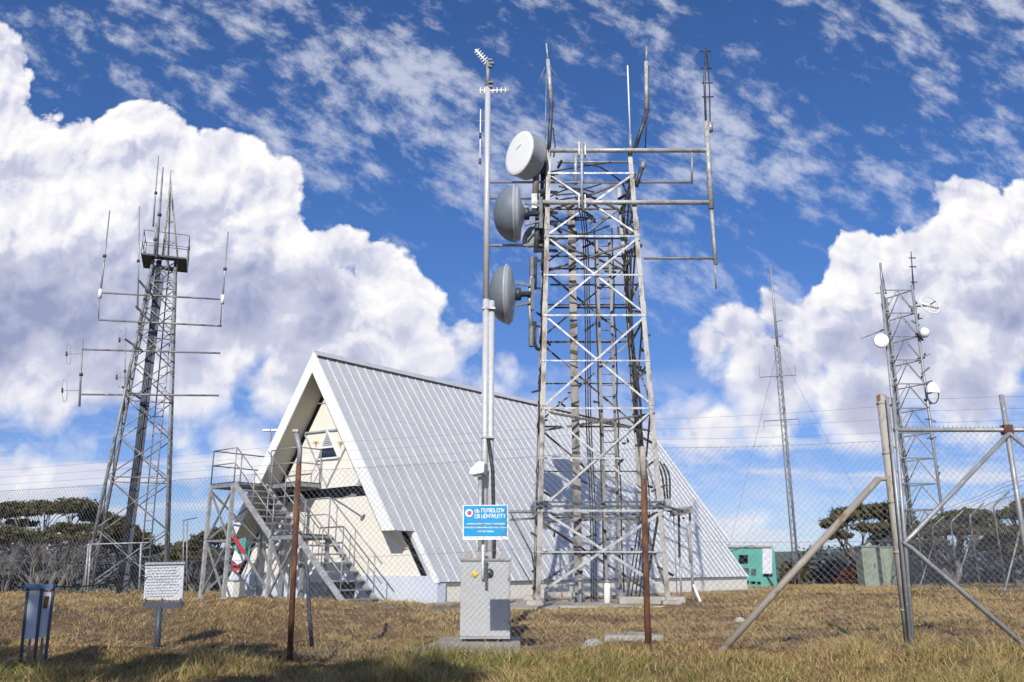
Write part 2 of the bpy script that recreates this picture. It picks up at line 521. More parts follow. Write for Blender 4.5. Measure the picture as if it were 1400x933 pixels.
def ground_material():
    m = bpy.data.materials.new('dry_ground'); m.use_nodes = True; t = NT(m.node_tree)
    b = m.node_tree.nodes['Principled BSDF']; b.inputs['Roughness'].default_value = 1; b.inputs['Specular IOR Level'].default_value = .1
    g = t.node('ShaderNodeNewGeometry').outputs['Position']
    n1 = t.noise(g, .55, 6, .6); n2 = t.noise(g, 5, 8, .65); n3 = t.noise(g, 26, 6, .65)
    c = t.mix(t.ramp(n1, .4, .62), (.21, .135, .072), (.150, .110, .055))
    c = t.mix(t.ramp(n2, .45, .66), c, (.32, .225, .125))
    c = t.mix(t.ramp(n3, .5, .72, 0, .8), c, (.085, .058, .034))
    gd = t.vm('LENGTH', t.vm('MULTIPLY', t.vm('SUBTRACT', g, (-1.2, 18.9, 0)), (.36, .50, 0)))
    gd = t.m('ADD', gd, t.m('MULTIPLY', n2, .5))
    st = t.voro(g, 16, 1, .5, dims='3D')
    c = t.mix(t.ramp(gd, 1.25, 1.0), c, t.mix(t.ramp(st, .1, .5), (.38, .35, .31), (.20, .18, .155)))
    t.l.new(c, b.inputs['Base Color'])
    bp = t.node('ShaderNodeBump'); bp.inputs['Strength'].default_value = .9; bp.inputs['Distance'].default_value = .06
    t.l.new(t.m('ADD', n2, t.m('MULTIPLY', n3, .6)), bp.inputs['Height']); t.l.new(bp.outputs[0], b.inputs['Normal'])
    return m


def sheet(name, xs, ys, m, zoff=0.0):
    X, Y = np.meshgrid(xs, ys); Z = ground_rel(X, Y) + EYE + zoff
    v = np.stack([X, Y, Z], -1).reshape(-1, 3)
    nx, ny = len(xs), len(ys)
    i = np.arange((nx - 1) * (ny - 1)); r, c = i // (nx - 1), i % (nx - 1)
    a = r * nx + c
    return np_mesh(name, v, np.stack([a, a + 1, a + nx + 1, a + nx], 1), m, smooth=True)


def axis_pts(lo, hi, near, step, grow=1.22):
    pts = list(np.arange(-near, near + 1e-6, step)); s = step
    x = near
    while x < hi:
        s *= grow; x += s; pts.append(x)
    x = -near; s = step
    while x > lo:
        s *= grow; x -= s; pts.insert(0, x)
    return np.array(pts)


xs = axis_pts(-9000, 9000, 24, .16)
ys = axis_pts(-600, 9000, 17, .16)
ys = ys + 17
tag(sheet('ground', xs, ys, ground_material()), 'dry grassy ground with low bank rising to the mast site', kind='structure')

# forested hills far behind, seen between the trunks
mh = mat('hill_forest', (.060, .080, .060), 1, 0, (.095, .11, .085), .012, .4, .6, c3=(.045, .06, .05), s3=.05)
for k, (dist, top, seed) in enumerate([(1500, 14, 1.0), (3200, 46, 4.2)]):
    th = np.radians(np.linspace(-62, 62, 220)); prof = np.array([0, .35, .7, .92, 1, .9, .5, 0]); dd = np.array([-.28, -.18, -.09, -.03, 0, .05, .12, .25])
    T, J = np.meshgrid(th, np.arange(len(prof)))
    rr = dist * (1 + dd[J]); h = top * (1 + .35 * np.sin(T * 7 + seed) + .2 * np.sin(T * 17 + seed * 2) + .07 * np.sin(T * 53))
    Z = -70 + (h + 70) * prof[J] + EYE
    v = np.stack([np.sin(T) * rr, np.cos(T) * rr, Z], -1).reshape(-1, 3)
    n = len(th); i = np.arange((n - 1) * (len(prof) - 1)); a = (i // (n - 1)) * n + i % (n - 1)
    tag(np_mesh('hills', v, np.stack([a, a + 1, a + n + 1, a + n], 1), mh, smooth=True),
        ['nearer low forested ridge behind the trees', 'farther forested ridge on the horizon'][k], kind='structure')


# ------------------------------------------------------------------ grass
def blade_material(name, cols):
    m = bpy.data.materials.new(name); m.use_nodes = True; t = NT(m.node_tree)
    b = m.node_tree.nodes['Principled BSDF']; b.inputs['Roughness'].default_value = .8; b.inputs['Specular IOR Level'].default_value = .15
    a = t.node('ShaderNodeAttribute', attribute_name='tone').outputs['Fac']
    r = t.node('ShaderNodeValToRGB'); t.l.new(a, r.inputs[0]); cr = r.color_ramp
    cr.elements[0].position = 0; cr.elements[0].color = (*cols[0], 1)
    cr.elements[1].position = 1; cr.elements[1].color = (*cols[-1], 1)
    for i, c in enumerate(cols[1:-1]):
        e = cr.elements.new((i + 1) / (len(cols) - 1)); e.color = (*c, 1)
    t.l.new(r.outputs[0], b.inputs['Base Color'])
    return m


NOGRASS = [(-.3, 4.1, 18.15, 23.1), (-1.2, .05, 10.25, 12.2), (1.55, 2.05, 10.3, 10.9)]   # (x0, x1, y0, y1) boxes without grass


def make_grass(n, seed):
    rs = np.random.RandomState(seed)
    # even on the picture: distance drawn so that near blades are not oversampled
    y = 5.6 * (46 / 5.6) ** (rs.rand(n) ** .92)
    x = (rs.rand(n) * 2 - 1) * .84 * y
    keep = np.ones(n, bool)
    # building and foundations stay bare
    gx, gy = x + 1.86, y - 22.05
    s = gx * -.757 + gy * .653; r = gx * .653 + gy * .757
    keep &= ~((s > -.35) & (s < 10.2) & (r > -.4) & (r < 18.4))
    for x0, x1, y0, y1 in NOGRASS: keep &= ~((x > x0) & (x < x1) & (y > y0) & (y < y1))
    patch = fbm(x, y, .9, seed + 3); fine = fbm(x, y, 3.1, seed + 9)
    green = fbm(x, y, .55, seed + 20)
    gravel = np.clip(1 - ((x - (-1.0)) / 2.2) ** 2 - ((y - 18.7) / 2.3) ** 2, 0, 1)
    keep &= rs.rand(n) > gravel * 1.2
    keep &= rs.rand(n) < np.clip(-.35 + 2.2 * fine, .06, 1)
    near = np.clip((10.9 + .06 * x + 3.0 * (fbm(x, y, .45, 91) - .5) - y) / 2.0, 0, 1) * np.clip(-.35 + 2.6 * fbm(x, y, .7, 95), .05, 1)          # taller greener strip in front
    x, y, patch, fine, green, near = [a[keep] for a in (x, y, patch, fine, green, near)]
    n = len(x)
    tuft = np.clip((patch - .48) * 6, 0, 1) * np.clip((fine - .35) * 4, 0, 1)
    hgt = (.018 + .034 * fine + (.020 + .13 * tuft) * near + .040 * tuft * (1 - near)) * (.5 + 1.0 * rs.rand(n))
    spike = rs.rand(n) < .015; hgt = np.where(spike, hgt * 1.6 + .03, hgt)
    hgt *= np.clip(.8 + y / 40, .8, 1.5)
    wid = np.clip(.0036 * y / 9, .0028, .016) * (.7 + .7 * rs.rand(n))
    z = ground_rel(x, y) + EYE - .012
    ang = rs.rand(n) * 6.283; lean = (.2 + 1.5 * rs.rand(n)) * hgt * np.where(near > .3, .9, 1.3)
    wa = rs.rand(n) * 6.283
    lx, ly = np.cos(ang) * lean, np.sin(ang) * lean
    wx, wy = np.cos(wa) * wid, np.sin(wa) * wid
    V = np.empty((n, 5, 3))
    V[:, 0] = np.stack([x - wx, y - wy, z], 1); V[:, 1] = np.stack([x + wx, y + wy, z], 1)
    V[:, 2] = np.stack([x + wx * .8 + lx * .35, y + wy * .8 + ly * .35, z + hgt * .6], 1)
    V[:, 3] = np.stack([x - wx * .8 + lx * .35, y - wy * .8 + ly * .35, z + hgt * .6], 1)
    V[:, 4] = np.stack([x + lx, y + ly, z + hgt], 1)
    b = np.arange(n) * 5
    F = np.concatenate([np.stack([b, b + 1, b + 2], 1), np.stack([b, b + 2, b + 3], 1), np.stack([b + 3, b + 2, b + 4], 1)])
    # tone: 0 dark umber .. .45 straw .. 1 green
    right = np.clip((x + 2.5) / 3.5, 0, 1)
    tone = np.clip(.41 + .42 * (rs.rand(n) - .5) + .50 * (fine - .5) + .75 * (patch - .5), 0.0, .60)
    isg = rs.rand(n) < (near * (.20 + .75 * np.clip((green - .38) * 3, 0, 1)) + (1 - near) * .30 * np.clip((green - .5) * 4, 0, 1) * (.3 + .7 * right))
    tone = np.where(isg, .70 + .30 * rs.rand(n), tone)
    return V.reshape(-1, 3), F, np.repeat(tone, 5)


gm = blade_material('grass_blades', [(.060, .036, .020), (.17, .10, .048), (.31, .20, .10), (.47, .335, .17), (.40, .32, .12), (.21, .20, .060), (.085, .115, .030)])
V, F, T = make_grass(640000, 5)
g = np_mesh('grass', V, F, gm, {'tone': T})
tag(g, 'dry straw and green tufts covering the ground', 'grass', kind='stuff')
# ------------------------------------------------------------------ A-frame building
GC = Vector((-1.86, 22.05, 0)); EG = Vector((-.757, .653, 0)).normalized(); ER = Vector((.653, .757, 0)).normalized(); UP = Vector((0, 0, 1))
Z0, ZE, ZA = EYE - .92, EYE - .37, EYE + 6.33      # plinth foot, eave, ridge
WB, LB, OV = 9.76, 17.6, .74
HW = WB / 2; SL = (ZA - ZE) / HW


def G(s, z, r=0.0):
    """point of the building: s along the gable from its near corner, height z, r along the ridge"""
    p = GC + EG * s + ER * r
    return Vector((p.x, p.y, z))


def gab(u, v, r=0.0):
    sx, sz = slopes(u, v)
    Y = (r + GC.x * ER.x + GC.y * ER.y) / (sx * ER.x + ER.y)
    return Vector((sx * Y, Y, sz * Y + EYE))


def gs(u, v, r=0.0):
    p = gab(u, v, r)
    return (p - GC).dot(EG), p.z


bld = empty('a_frame_building', (*G(HW, Z0, LB / 2),), 'steep A-frame building with silver ribbed roof and cream gable', 'building')
ZC = EYE + .92; SC = (ZC - ZE) / SL              # cut of the overhang
TH = .26; TV = TH * math.hypot(1, SL)             # thickness measured along the vertical
for side in (0, 1):
    S = (lambda s: s) if side == 0 else (lambda s: WB - s)
    mb = MB()
    cap = (lambda z: z)
    # main slab and the two overhanging ends
    def slabpart(s0, r0, r1):
        z0 = ZE + s0 * SL
        pts = [G(S(s0), z0, r0), G(S(HW), ZA, r0), G(S(HW), ZA - TV, r0), G(S(s0 + .0), z0 - .0, r0), ]
        pts = [G(S(s0), z0, r0), G(S(HW), ZA, r0), G(S(HW), ZA - TV, r0), G(S(s0 + TV / SL), z0, r0)]
        mb.slab(pts, ER * (r1 - r0))
    slabpart(0, 0, LB)
    slabpart(SC, -OV, -.002); slabpart(SC, LB + .002, LB + OV)
    # standing ribs
    nrm = (UP * 1 + (EG * (-1 if side == 0 else 1)) * SL).normalized()
    slope = ((G(S(HW), ZA) - G(S(0), ZE))).normalized()
    nr = 52
    for k in range(nr + 1):
        r = -OV + .03 + (LB + 2 * OV - .06) * k / nr
        s0 = 0 if 0 <= r <= LB else SC
        a = G(S(s0), ZE + s0 * SL, r) + nrm * .001; b_ = G(S(HW), ZA, r) + nrm * .001
        mb.prism([(-.020, 0), (-.012, .022), (.012, .022), (.020, 0)], a, b_, ER, nrm)
    for fr in (.36, .70):                          # sheet laps
        s0 = HW * fr; a = G(S(s0), ZE + s0 * SL, -OV + .02)
        mb.prism([(-.02, .0), (-.02, .007), (.02, .004), (.02, 0)], a, a + ER * (LB + 2 * OV - .04), slope * -1, nrm)
    rf = mb.build('roof', M['ribbed_roof'], bld)
    # underside of the overhang
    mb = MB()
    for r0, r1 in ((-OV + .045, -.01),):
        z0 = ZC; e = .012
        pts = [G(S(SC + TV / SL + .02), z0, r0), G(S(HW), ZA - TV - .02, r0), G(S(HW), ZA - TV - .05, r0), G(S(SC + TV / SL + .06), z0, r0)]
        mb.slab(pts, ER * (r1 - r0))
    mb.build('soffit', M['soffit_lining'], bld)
    # white barge boards
    bt = .62
    for r0, dr in ((-OV - .035, .033), (LB + OV + .002, .033)):
        mb = MB(); mb.slab([G(S(SC - .02), ZC, r0), G(S(HW), ZA + .03, r0), G(S(HW), ZA - bt, r0), G(S(SC + (bt - .03) / SL), ZC, r0)], ER * dr); mb.build('barge_board', M['white_paint'], bld)
    for r0, dr in ((-.04, .038), (LB + .002, .038)):
        mb = MB(); mb.slab([G(S(-.03), ZE - .02, r0), G(S(SC - .002), ZC - .03, r0), G(S(SC + .14), ZC - .03, r0), G(S(.13), ZE - .02, r0)], ER * dr); mb.build('barge_board', M['white_paint'], bld)
# ridge cap
mb = MB()
for sg in (-1, 1):
    d = (EG * sg - UP * SL).normalized(); nrm = (UP + EG * sg * SL).normalized()
    a = G(HW, ZA, -OV) + nrm * .048
    mb.prism([(0, 0), (.20, 0), (.20, .012), (0, .012)], a + UP * .02, a + UP * .02 + ER * (LB + 2 * OV), d, nrm)
mb.build('ridge_cap', M['pale_pole'], bld)
mb = MB()
a = G(.52, ZE + .52 * SL, .0)
for sg in (-1, 1):
    d = (EG * sg - UP * SL).normalized(); nrm = (UP + EG * sg * SL).normalized()
    p = G(HW, ZA, -OV) + nrm * .006 + d * .20
    mb.prism([(0, 0), (.03, 0), (.03, .022), (0, .022)], p, p + ER * (LB + 2 * OV), d, nrm)
mb.build('ridge_closer', M['dark_steel'], bld)

# gable wall, its joints, slits and plinth
ZP = EYE - .22
def wall_s(z, gap): return (z - ZE) / SL + TV / SL + gap
mb = MB()
gp = .25
zt = ZA - TV - gp * SL
mb.slab([G(wall_s(ZP, gp), ZP, 0), G(HW, zt, 0), G(WB - wall_s(ZP, gp), ZP, 0)], ER * .022)
gw = mb.build('gable_wall', M['cream_render'], bld)
mb = MB()
for v_ in (533,):
    pass
def grect(u0, v0, u1, v1, proud): return [gab(u0, v0, -proud), gab(u1, v0, -proud), gab(u1, v1, -proud), gab(u0, v1, -proud)]
zb = EYE + 2.12; dz = .30
s0 = wall_s(zb, gp) - .1
mb.slab([G(s0, zb - dz / 2, -.02), G(s0 + .12, zb + dz / 2, -.02), G(WB - s0 - .12, zb + dz / 2, -.02), G(WB - s0, zb - dz / 2, -.02)], ER * .018)
mb.build('dark_band', M['recess_dark'], bld)  # flat black strip, its colour standing for the shade of a recess
mb = MB()   # near-black sheet added to stand for the shade in the slits
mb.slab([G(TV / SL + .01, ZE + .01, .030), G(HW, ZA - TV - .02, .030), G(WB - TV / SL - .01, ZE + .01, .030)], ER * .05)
mb.build('slit_shade_sheet', M['recess_dark'], bld)
mb = MB()   # plinth under the gable and along the sides
mb.slab([G(0.02, Z0 - .5, -.03), G(.02, ZE - .04, -.03), G(.30, ZP, -.03), G(WB - .30, ZP, -.03), G(WB - .02, ZE - .04, -.03), G(WB - .02, Z0 - .5, -.03)], ER * .3)
mb.build('plinth', M['blue_white_render'], bld)
mb = MB()
for s0 in (.10, WB - .32):
    mb.slab([G(s0, Z0 - .5, .28), G(s0 + .22, Z0 - .5, .28), G(s0 + .22, ZE - .02, .28), G(s0, ZE - .02, .28)], ER * (LB - .3))
mb.slab([G(.1, Z0 - .5, LB - .02), G(HW, Z0 - .5, LB - .02), G(WB - .1, Z0 - .5, LB - .02), G(WB - .1, ZE, LB - .02), G(HW, ZA - TV - .1, LB - .02), G(.1, ZE, LB - .02)], ER * .1)
mb.build('foundation_wall', M['cream_render'], bld)
mb = MB(); mb.slab([G(-.55, Z0 - .5, -.4), G(-.03, Z0 - .5, -.4), G(-.03, Z0 + .06, -.4), G(-.55, Z0 + .06, -.4)], ER * (LB + .8))
mb.build('footpath', M['concrete'], bld)
# soffit plate at the overhang cut (dark olive wedge under the eave)
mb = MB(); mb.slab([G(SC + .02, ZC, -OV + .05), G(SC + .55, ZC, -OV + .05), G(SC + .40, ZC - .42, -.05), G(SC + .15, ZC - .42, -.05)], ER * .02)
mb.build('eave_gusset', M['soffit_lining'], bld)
# window
wf = MB(); pr = .05
def gpoly(pts, pr): return [gab(u, v, -pr) for u, v in pts]
def ringbars(mbx, pts, w, pr, close=True):
    P3 = gpoly(pts, pr); n = len(P3)
    for i in range(n if close else n - 1):
        mbx.bar(P3[i], P3[(i + 1) % n], .05, w, ER)
tri = [(434.2, 628.4), (463.5, 625.6), (448.3, 589)]
ringbars(wf, tri, .07, .03); wf.bar(gab(440.6, 612.6, -.03), gab(457.3, 610.8, -.03), .05, .06, ER)
wo = wf.build('window', M['white_paint'], bld)
mb = MB(); mb.slab(gpoly([(436, 627), (461.8, 624.6), (456.8, 612.2), (441.2, 613.8)], .012), ER * .008); mb.build('pane', M['window_glass'], wo)
mb = MB()
for k in range(7):
    t0 = k / 7.5; a = gab(lerp(442, 448.2, t0), lerp(611.2, 592, t0), -.02); b_ = gab(lerp(456.2, 448.4, t0), lerp(609.6, 592, t0), -.02)
    mb.bar(a, b_, .02, .045, (ER * .5 + UP).normalized())
mb.build('louvre', M['grey_plastic'], wo)
mb = MB()
ringbars(mb, [(417.3, 594.5), (446.8, 665.5), (476.6, 603.8)], .045, .02, False)
mb.bar(gab(418, 592.3, -.03), gab(468.2, 586.6, -.03), .05, .06, ER)
mb.bar(gab(433, 552.8, -.012), gab(452, 550, -.012), .02, .03, ER)
mb.build('wall_trim', M['grey_plastic'], bld)
vt = MB()
for k in range(8):
    t0 = k / 8; a = gab(lerp(487.5, 494.5, t0), lerp(664, 646, t0), -.02); b_ = gab(lerp(502.5, 495.2, t0), lerp(662.3, 646, t0), -.02)
    vt.bar(a, b_, .02, .05, (ER * .5 + UP).normalized())
vt.build('vent', M['grey_plastic'], bld)
for u, v in ((431.3, 604), (465, 605)):
    mb = MB(); p = gab(u, v, -.06)
    mb.lathe([(0, -.04), (.03, -.035), (.03, .03), (0, .04)], p, UP, 10); mb.tube([p + UP * -.03, p + UP * -.15], .012, 6)
    mb.tube([p + EG * .12, p - EG * .12], .011, 6)
    mb.build('wall_lamp', M['yellow_paint'], bld)
mb = MB()
a = gab(483, 677.5, -.75); b_ = gab(468, 681, -.3); c_ = gab(455, 681.5, .0)
mb.tube([c_, b_, a], .020, 6); mb.box(a - UP * .04, .14, .11, .08, .6)
mb.build('bracket_lamp', M['galvanised'], bld)
# pipe with a valve on the left wall edge and small roof antenna brackets
mb = MB(); p = gab(950, 737, LB) if False else G(.75, ZE + .75 * SL, LB + .3) + Vector((.3, 0, .1))
mb.tube([p + Vector((-.5, -.2, -.15)), p, p + Vector((.55, 0, .12)), p + Vector((.7, 0, 0))], .018, 5)
mb.build('wire_bracket', M['dark_steel'], bld)

# ------------------------------------------------------------------ stairs in front of the gable
st = empty('external_staircase', (*G(4.5, Z0, -1.5),), 'galvanised steel staircase with two flights and upper deck against the cream gable', 'staircase')
ZD, ZL = EYE + 2.44, EYE + .86
RN, RF = -2.05, -1.0
gv, dk = M['galvanised'], M['dark_steel']
def flight(s_top, z_top, s_bot, z_bot, steps):
    for r in (RN, RF):
        mb = MB(); a, b_ = G(s_top, z_top - .06, r), G(s_bot, z_bot - .06, r)
        mb.bar(a, b_, .05, .16, UP); mb.build('stringer', M['galvanised_bright'], st)
    for k in range(steps):
        t = (k + .5) / steps
        s_, z_ = lerp(s_top, s_bot, t), lerp(z_top, z_bot, t)
        mb = MB(); mb.slab([G(s_ - .13, z_, RN + .04), G(s_ + .13, z_, RN + .04), G(s_ + .13, z_ + .035, RN + .04), G(s_ - .13, z_ + .035, RN + .04)], ER * (RF - RN - .08))
        mb.build('tread', gv, st)
    for r in (RN, RF):
        mb = MB()
        for h in (.5, .98):
            mb.tube([G(s_top, z_top + h, r), G(s_bot, z_bot + h, r)], .017, 6)
        n = 3
        for k in range(n):
            t = (k + .35) / (n - .3); s_, z_ = lerp(s_top, s_bot, t), lerp(z_top, z_bot, t)
            mb.tube([G(s_, z_, r), G(s_, z_ + .98, r)], .017, 6)
        mb.build('handrail', gv, st)
ZF = EYE - .90
flight(6.55, ZD, 4.5, ZL, 8)
s_foot = gs(462, 808, RN)[0]
flight(3.3, ZL, 1.05, ZF, 8)
def deck(s0, s1, r0, r1, z):
    mb = MB(); mb.slab([G(s0, z - .03, r0), G(s1, z - .03, r0), G(s1, z, r0), G(s0, z, r0)], ER * (r1 - r0))
    mb.build('deck', dk, st)
    mb = MB()
    for r in (r0 + .03, r1 - .03): mb.bar(G(s0, z - .09, r), G(s1, z - .09, r), .06, .11, UP)
    for s_ in (s0 + .03, s1 - .03): mb.bar(G(s_, z - .09, r0 + .065), G(s_, z - .09, r1 - .065), .06, .106, UP)
    mb.build('deck_frame', gv, st)
deck(6.58, 7.9, RN, -.06, ZD); deck(5.1, 6.57, -.92, -.06, ZD); deck(3.32, 4.48, RN, RF, ZL)
def railing(pts, z, h=1.0):
    mb = MB()
    for hh in (h * .55, h):
        mb.tube([G(s_, z + hh, r) for s_, r in pts], .02, 6)
    for (s0, r0), (s1, r1) in zip(pts[:-1], pts[1:]):
        L = math.hypot(s1 - s0, r1 - r0); n = max(1, round(L / 1.0))
        for k in range(n + 1):
            mb.tube([G(lerp(s0, s1, k / n), z, lerp(r0, r1, k / n)), G(lerp(s0, s1, k / n), z + h, lerp(r0, r1, k / n))], .02, 6)
    mb.build('railing', gv, st)
railing([(6.6, RN), (7.88, RN), (7.88, -.1)], ZD); railing([(6.5, -.92), (5.1, -.92), (5.1, -.1)], ZD)
railing([(4.46, RN), (3.34, RN)], ZL); railing([(4.46, RF), (3.34, RF)], ZL)
for s_, r in ((7.86, RN), (7.86, -.2), (6.62, RN), (6.62, -.2), (4.46, RN), (3.36, RN), (4.46, RF), (3.36, RF), (5.16, -.85)):
    zt_ = ZD - .12 if s_ > 5 else ZL - .12
    p = G(s_, 0, r); mb = MB(); z0 = gz(p.x, p.y) - .1
    mb.bar(G(s_, z0, r), G(s_, zt_, r), .095, .095, ER); mb.box(G(s_, z0 + .05, r), .3, .3, .08)
    mb.build('leg', M['galvanised_bright'] if r == RN else gv, st)
def brace(s0, z0, r0, s1, z1, r1, m=gv):
    mb = MB(); mb.bar(G(s0, z0, r0), G(s1, z1, r1), .05, .05, UP); mb.build('brace', m, st)
zlo, zmi = ZF + .1, ZF + 1.65
for (a, b_) in ((7.86, 6.62),):
    for r in (RN, -.2):
        brace(a, zlo, r, b_, zmi, r); brace(b_, zlo, r, a, zmi, r); brace(a, zmi, r, b_, zmi, r)
        brace(a, zmi, r, b_, ZD - .2, r); brace(b_, zmi, r, a, ZD - .2, r)
brace(7.86, zlo, RN, 7.86, zmi, -.2); brace(7.86, zmi, RN, 7.86, zlo, -.2); brace(7.86, zmi, RN, 7.86, zmi, -.2)
brace(7.86, zmi, RN, 7.86, ZD - .2, -.2); brace(7.86, ZD - .2, RN, 7.86, zmi, -.2)
brace(6.62, zmi + .3, RN, 4.46, zlo + .2, RN); tag(bpy.context.scene.objects[col.objects[-1].name], 'faded brace with a red painted middle')
p0, p1 = G(6.62, zmi + .3, RN), G(4.46, zlo + .2, RN); mb = MB(); mb.bar(lerp(p0, p1, .12), lerp(p0, p1, .42), .075, .075, UP); mb.build('brace_sleeve', M['red_paint'], st)
brace(4.46, zlo, RN, 3.36, ZL - .2, RN); brace(3.36, zlo, RN, 4.46, ZL - .2, RN)
mb = MB(); mb.slab([G(1.9, Z0, RN), G(2.6, Z0, RN), G(2.6, Z0 + .55, RN), G(1.9, Z0 + .55, RN)], ER * .9); mb.build('under_stair_box', dk, st)

# coloured banner scraps hanging under the deck, small white utility box at the corner
bn = empty('painted_banner', (*gab(333, 765, -1.0),), 'torn teal, white and red banner hanging under the stair deck', 'banner')
def bpatch(name, m, pts):
    mb = MB(); mb.slab([gab(u, v, -1.0 - .02 * i) for i, (u, v) in enumerate(pts)], ER * .015); mb.build(name, M[m], bn)
bpatch('teal_panel', 'teal_paint', [(323, 737), (338, 735), (336, 752), (326, 757), (320, 750)])
bpatch('white_panel', 'white_paint', [(321, 752), (327, 758), (336, 753), (338, 764), (325, 772), (317, 766)])
bpatch('red_panel', 'red_paint', [(316, 768), (324, 773), (330, 770), (327, 779), (318, 782)])
bpatch('teal_corner', 'teal_paint', [(333, 752), (342, 748), (340, 762), (336, 764)])
mb = MB(); mb.box((*gab(320, 812, -1.2)[:2], Z0 - .1), .5, .4, .62, -.7)
ub = empty('utility_box', (*gab(320, 812, -1.2)[:2], Z0), 'small white utility box beside the plinth under the stair deck', 'utility box')
mb.build('box_body', M['white_paint'], ub); mb = MB(); mb.box((*gab(320, 812, -1.2)[:2], Z0 + .521), .56, .46, .03, -.7); mb.build('lid', M['grey_plastic'], ub)
# ------------------------------------------------------------------ main lattice tower
TX, TY = 2.05, 21.15
ZT0 = EYE - .80
def thalf(z):
    return lerp(1.52, 1.125, (z - ZT0) / (12.35 - ZT0))
def tz(v, u=820):
    z = 5.0
    for _ in range(8): z = slopes(u, v)[1] * (TY - thalf(z)) + EYE
    return z
tw = empty('lattice_tower', (TX, TY, ZT0), 'tall weathered square lattice tower carrying drum and dish antennas beside the roof', 'tower')
ts = M['tower_steel']; ws = M['weathered_steel']
CN = [(-1, -1), (1, -1), (1, 1), (-1, 1)]
def tc(i, z):
    h = thalf(z); return Vector((TX + CN[i][0] * h, TY + CN[i][1] * h, z))
ZTT = tz(205)
for i in range(4):
    mb = MB(); a, b_ = tc(i, ZT0 - .05), tc(i, ZTT)
    mb.angle(a, b_, .115, .014, (-CN[i][0], 0, 0), (0, -CN[i][1], 0))
    for k in range(1, 5):   # splice plates
        p = lerp(a, b_, k / 5); q = lerp(a, b_, k / 5 + .03)
        mb.angle(p + Vector((CN[i][0] * .012, CN[i][1] * .012, 0)), q + Vector((CN[i][0] * .012, CN[i][1] * .012, 0)), .13, .012, (-CN[i][0], 0, 0), (0, -CN[i][1], 0))
    mb.build('leg', ts, tw)
lv = [tz(v) for v in (812, 697, 557, 430, 322, 236)]
for j in range(len(lv) - 1):
    z0, z1 = lv[j], lv[j + 1]; zm = (z0 + z1) / 2
    big = j == 0
    for f in range(4):
        a0, b0, a1, b1 = tc(f, z0), tc((f + 1) % 4, z0), tc(f, z1), tc((f + 1) % 4, z1)
        nrm = [Vector((0, -1, 0)), Vector((1, 0, 0)), Vector((0, 1, 0)), Vector((-1, 0, 0))][f]
        w = .048 if not big else .062
        for (p, q, off) in ((a0, b1, .02), (b0, a1, .05)):
            mb = MB(); d = (q - p).normalized()
            mb.angle(p - nrm * off, q - nrm * off, w, .012, d.cross(nrm), -nrm)
            mb.build('diagonal', M['galvanised_bright'] if f == 0 else ws, tw)
        am, bm_ = (a0 + a1) / 2, (b0 + b1) / 2
        mb = MB(); mb.angle(am + nrm * .012, bm_ + nrm * .012, .036, .008, (0, 0, -1), nrm * -1); mb.build('horizontal', M['galvanised_bright'] if f == 0 else ws, tw)
        mb = MB(); mb.angle(a1 + nrm * .014, b1 + nrm * .014, .048, .01, (0, 0, -1), nrm * -1); mb.build('horizontal', M['galvanised_bright'] if f == 0 else ws, tw)
    # plan bracing
    if j in (0, 1, 3, 4):
        mb = MB(); mb.bar(tc(0, z1 - .09), tc(2, z1 - .09), .05, .05); mb.bar(tc(1, z1 - .15), tc(3, z1 - .15), .05, .05)
        mb.build('plan_brace', ws, tw)
# dark double rail at the service level
zs = tz(694)
mb = MB()
h = thalf(zs) + .06
mb.bar((TX - h - .1, TY - h, zs + .02), (TX + h + .1, TY - h, zs + .02), .05, .05); mb.bar((TX - h, TY - h, zs + .12), (TX + h, TY - h, zs + .12), .04, .04)
mb.bar((TX - h, TY + h, zs + .02), (TX + h, TY + h, zs + .02), .05, .05); mb.bar((TX + h, TY - h, zs + .08), (TX + h, TY + h, zs + .08), .05, .05)
mb.build('service_rail', M['dark_steel'], tw)
# cable tray with strapped cables
zt1 = tz(252); xt = TX - .42; yt = TY + .1
mb = MB(); mb.box((xt + .0, yt, ZT0 - .1), .19, .10, zt1 - ZT0 + .1)
mb.build('cable_tray', ws, tw)
rs = random.Random(3)
mb = MB()
z = ZT0 + .4
while z < zt1 - .2:
    t_ = rs.uniform(-.05, .05); mb.bar((xt - .105, yt - .062, z - t_), (xt + .105, yt - .062, z + t_), .02, rs.choice([.03, .05, .09])); z += rs.uniform(.22, .55)
mb.build('tray_strap', M['black_cable'], tw)
def cable(pts, r, parent, name='cable', m='black_cable', n=6, sag=0):
    pts = [Vector(p) for p in pts]; out = []
    for i in range(len(pts) - 1):
        p0 = pts[max(i - 1, 0)]; p1 = pts[i]; p2 = pts[i + 1]; p3 = pts[min(i + 2, len(pts) - 1)]
        for k in range(6):
            t = k / 6; out.append(.5 * ((2 * p1) + (p2 - p0) * t + (2 * p0 - 5 * p1 + 4 * p2 - p3) * t * t + (3 * p1 - p0 - 3 * p2 + p3) * t ** 3))
    out.append(pts[-1])
    mb = MB(); mb.tube(out, r, n); return mb.build(name, M[m], parent)
for k in range(3):
    x = xt + .30 + k * .06
    cable([(x, yt, ZT0), (x + .03, yt, 3), (x - .02, yt, 5.5), (x + .02, yt, 8), (x, yt, 10.5), (x - .2, yt - .3, 11.4)], .017, tw)
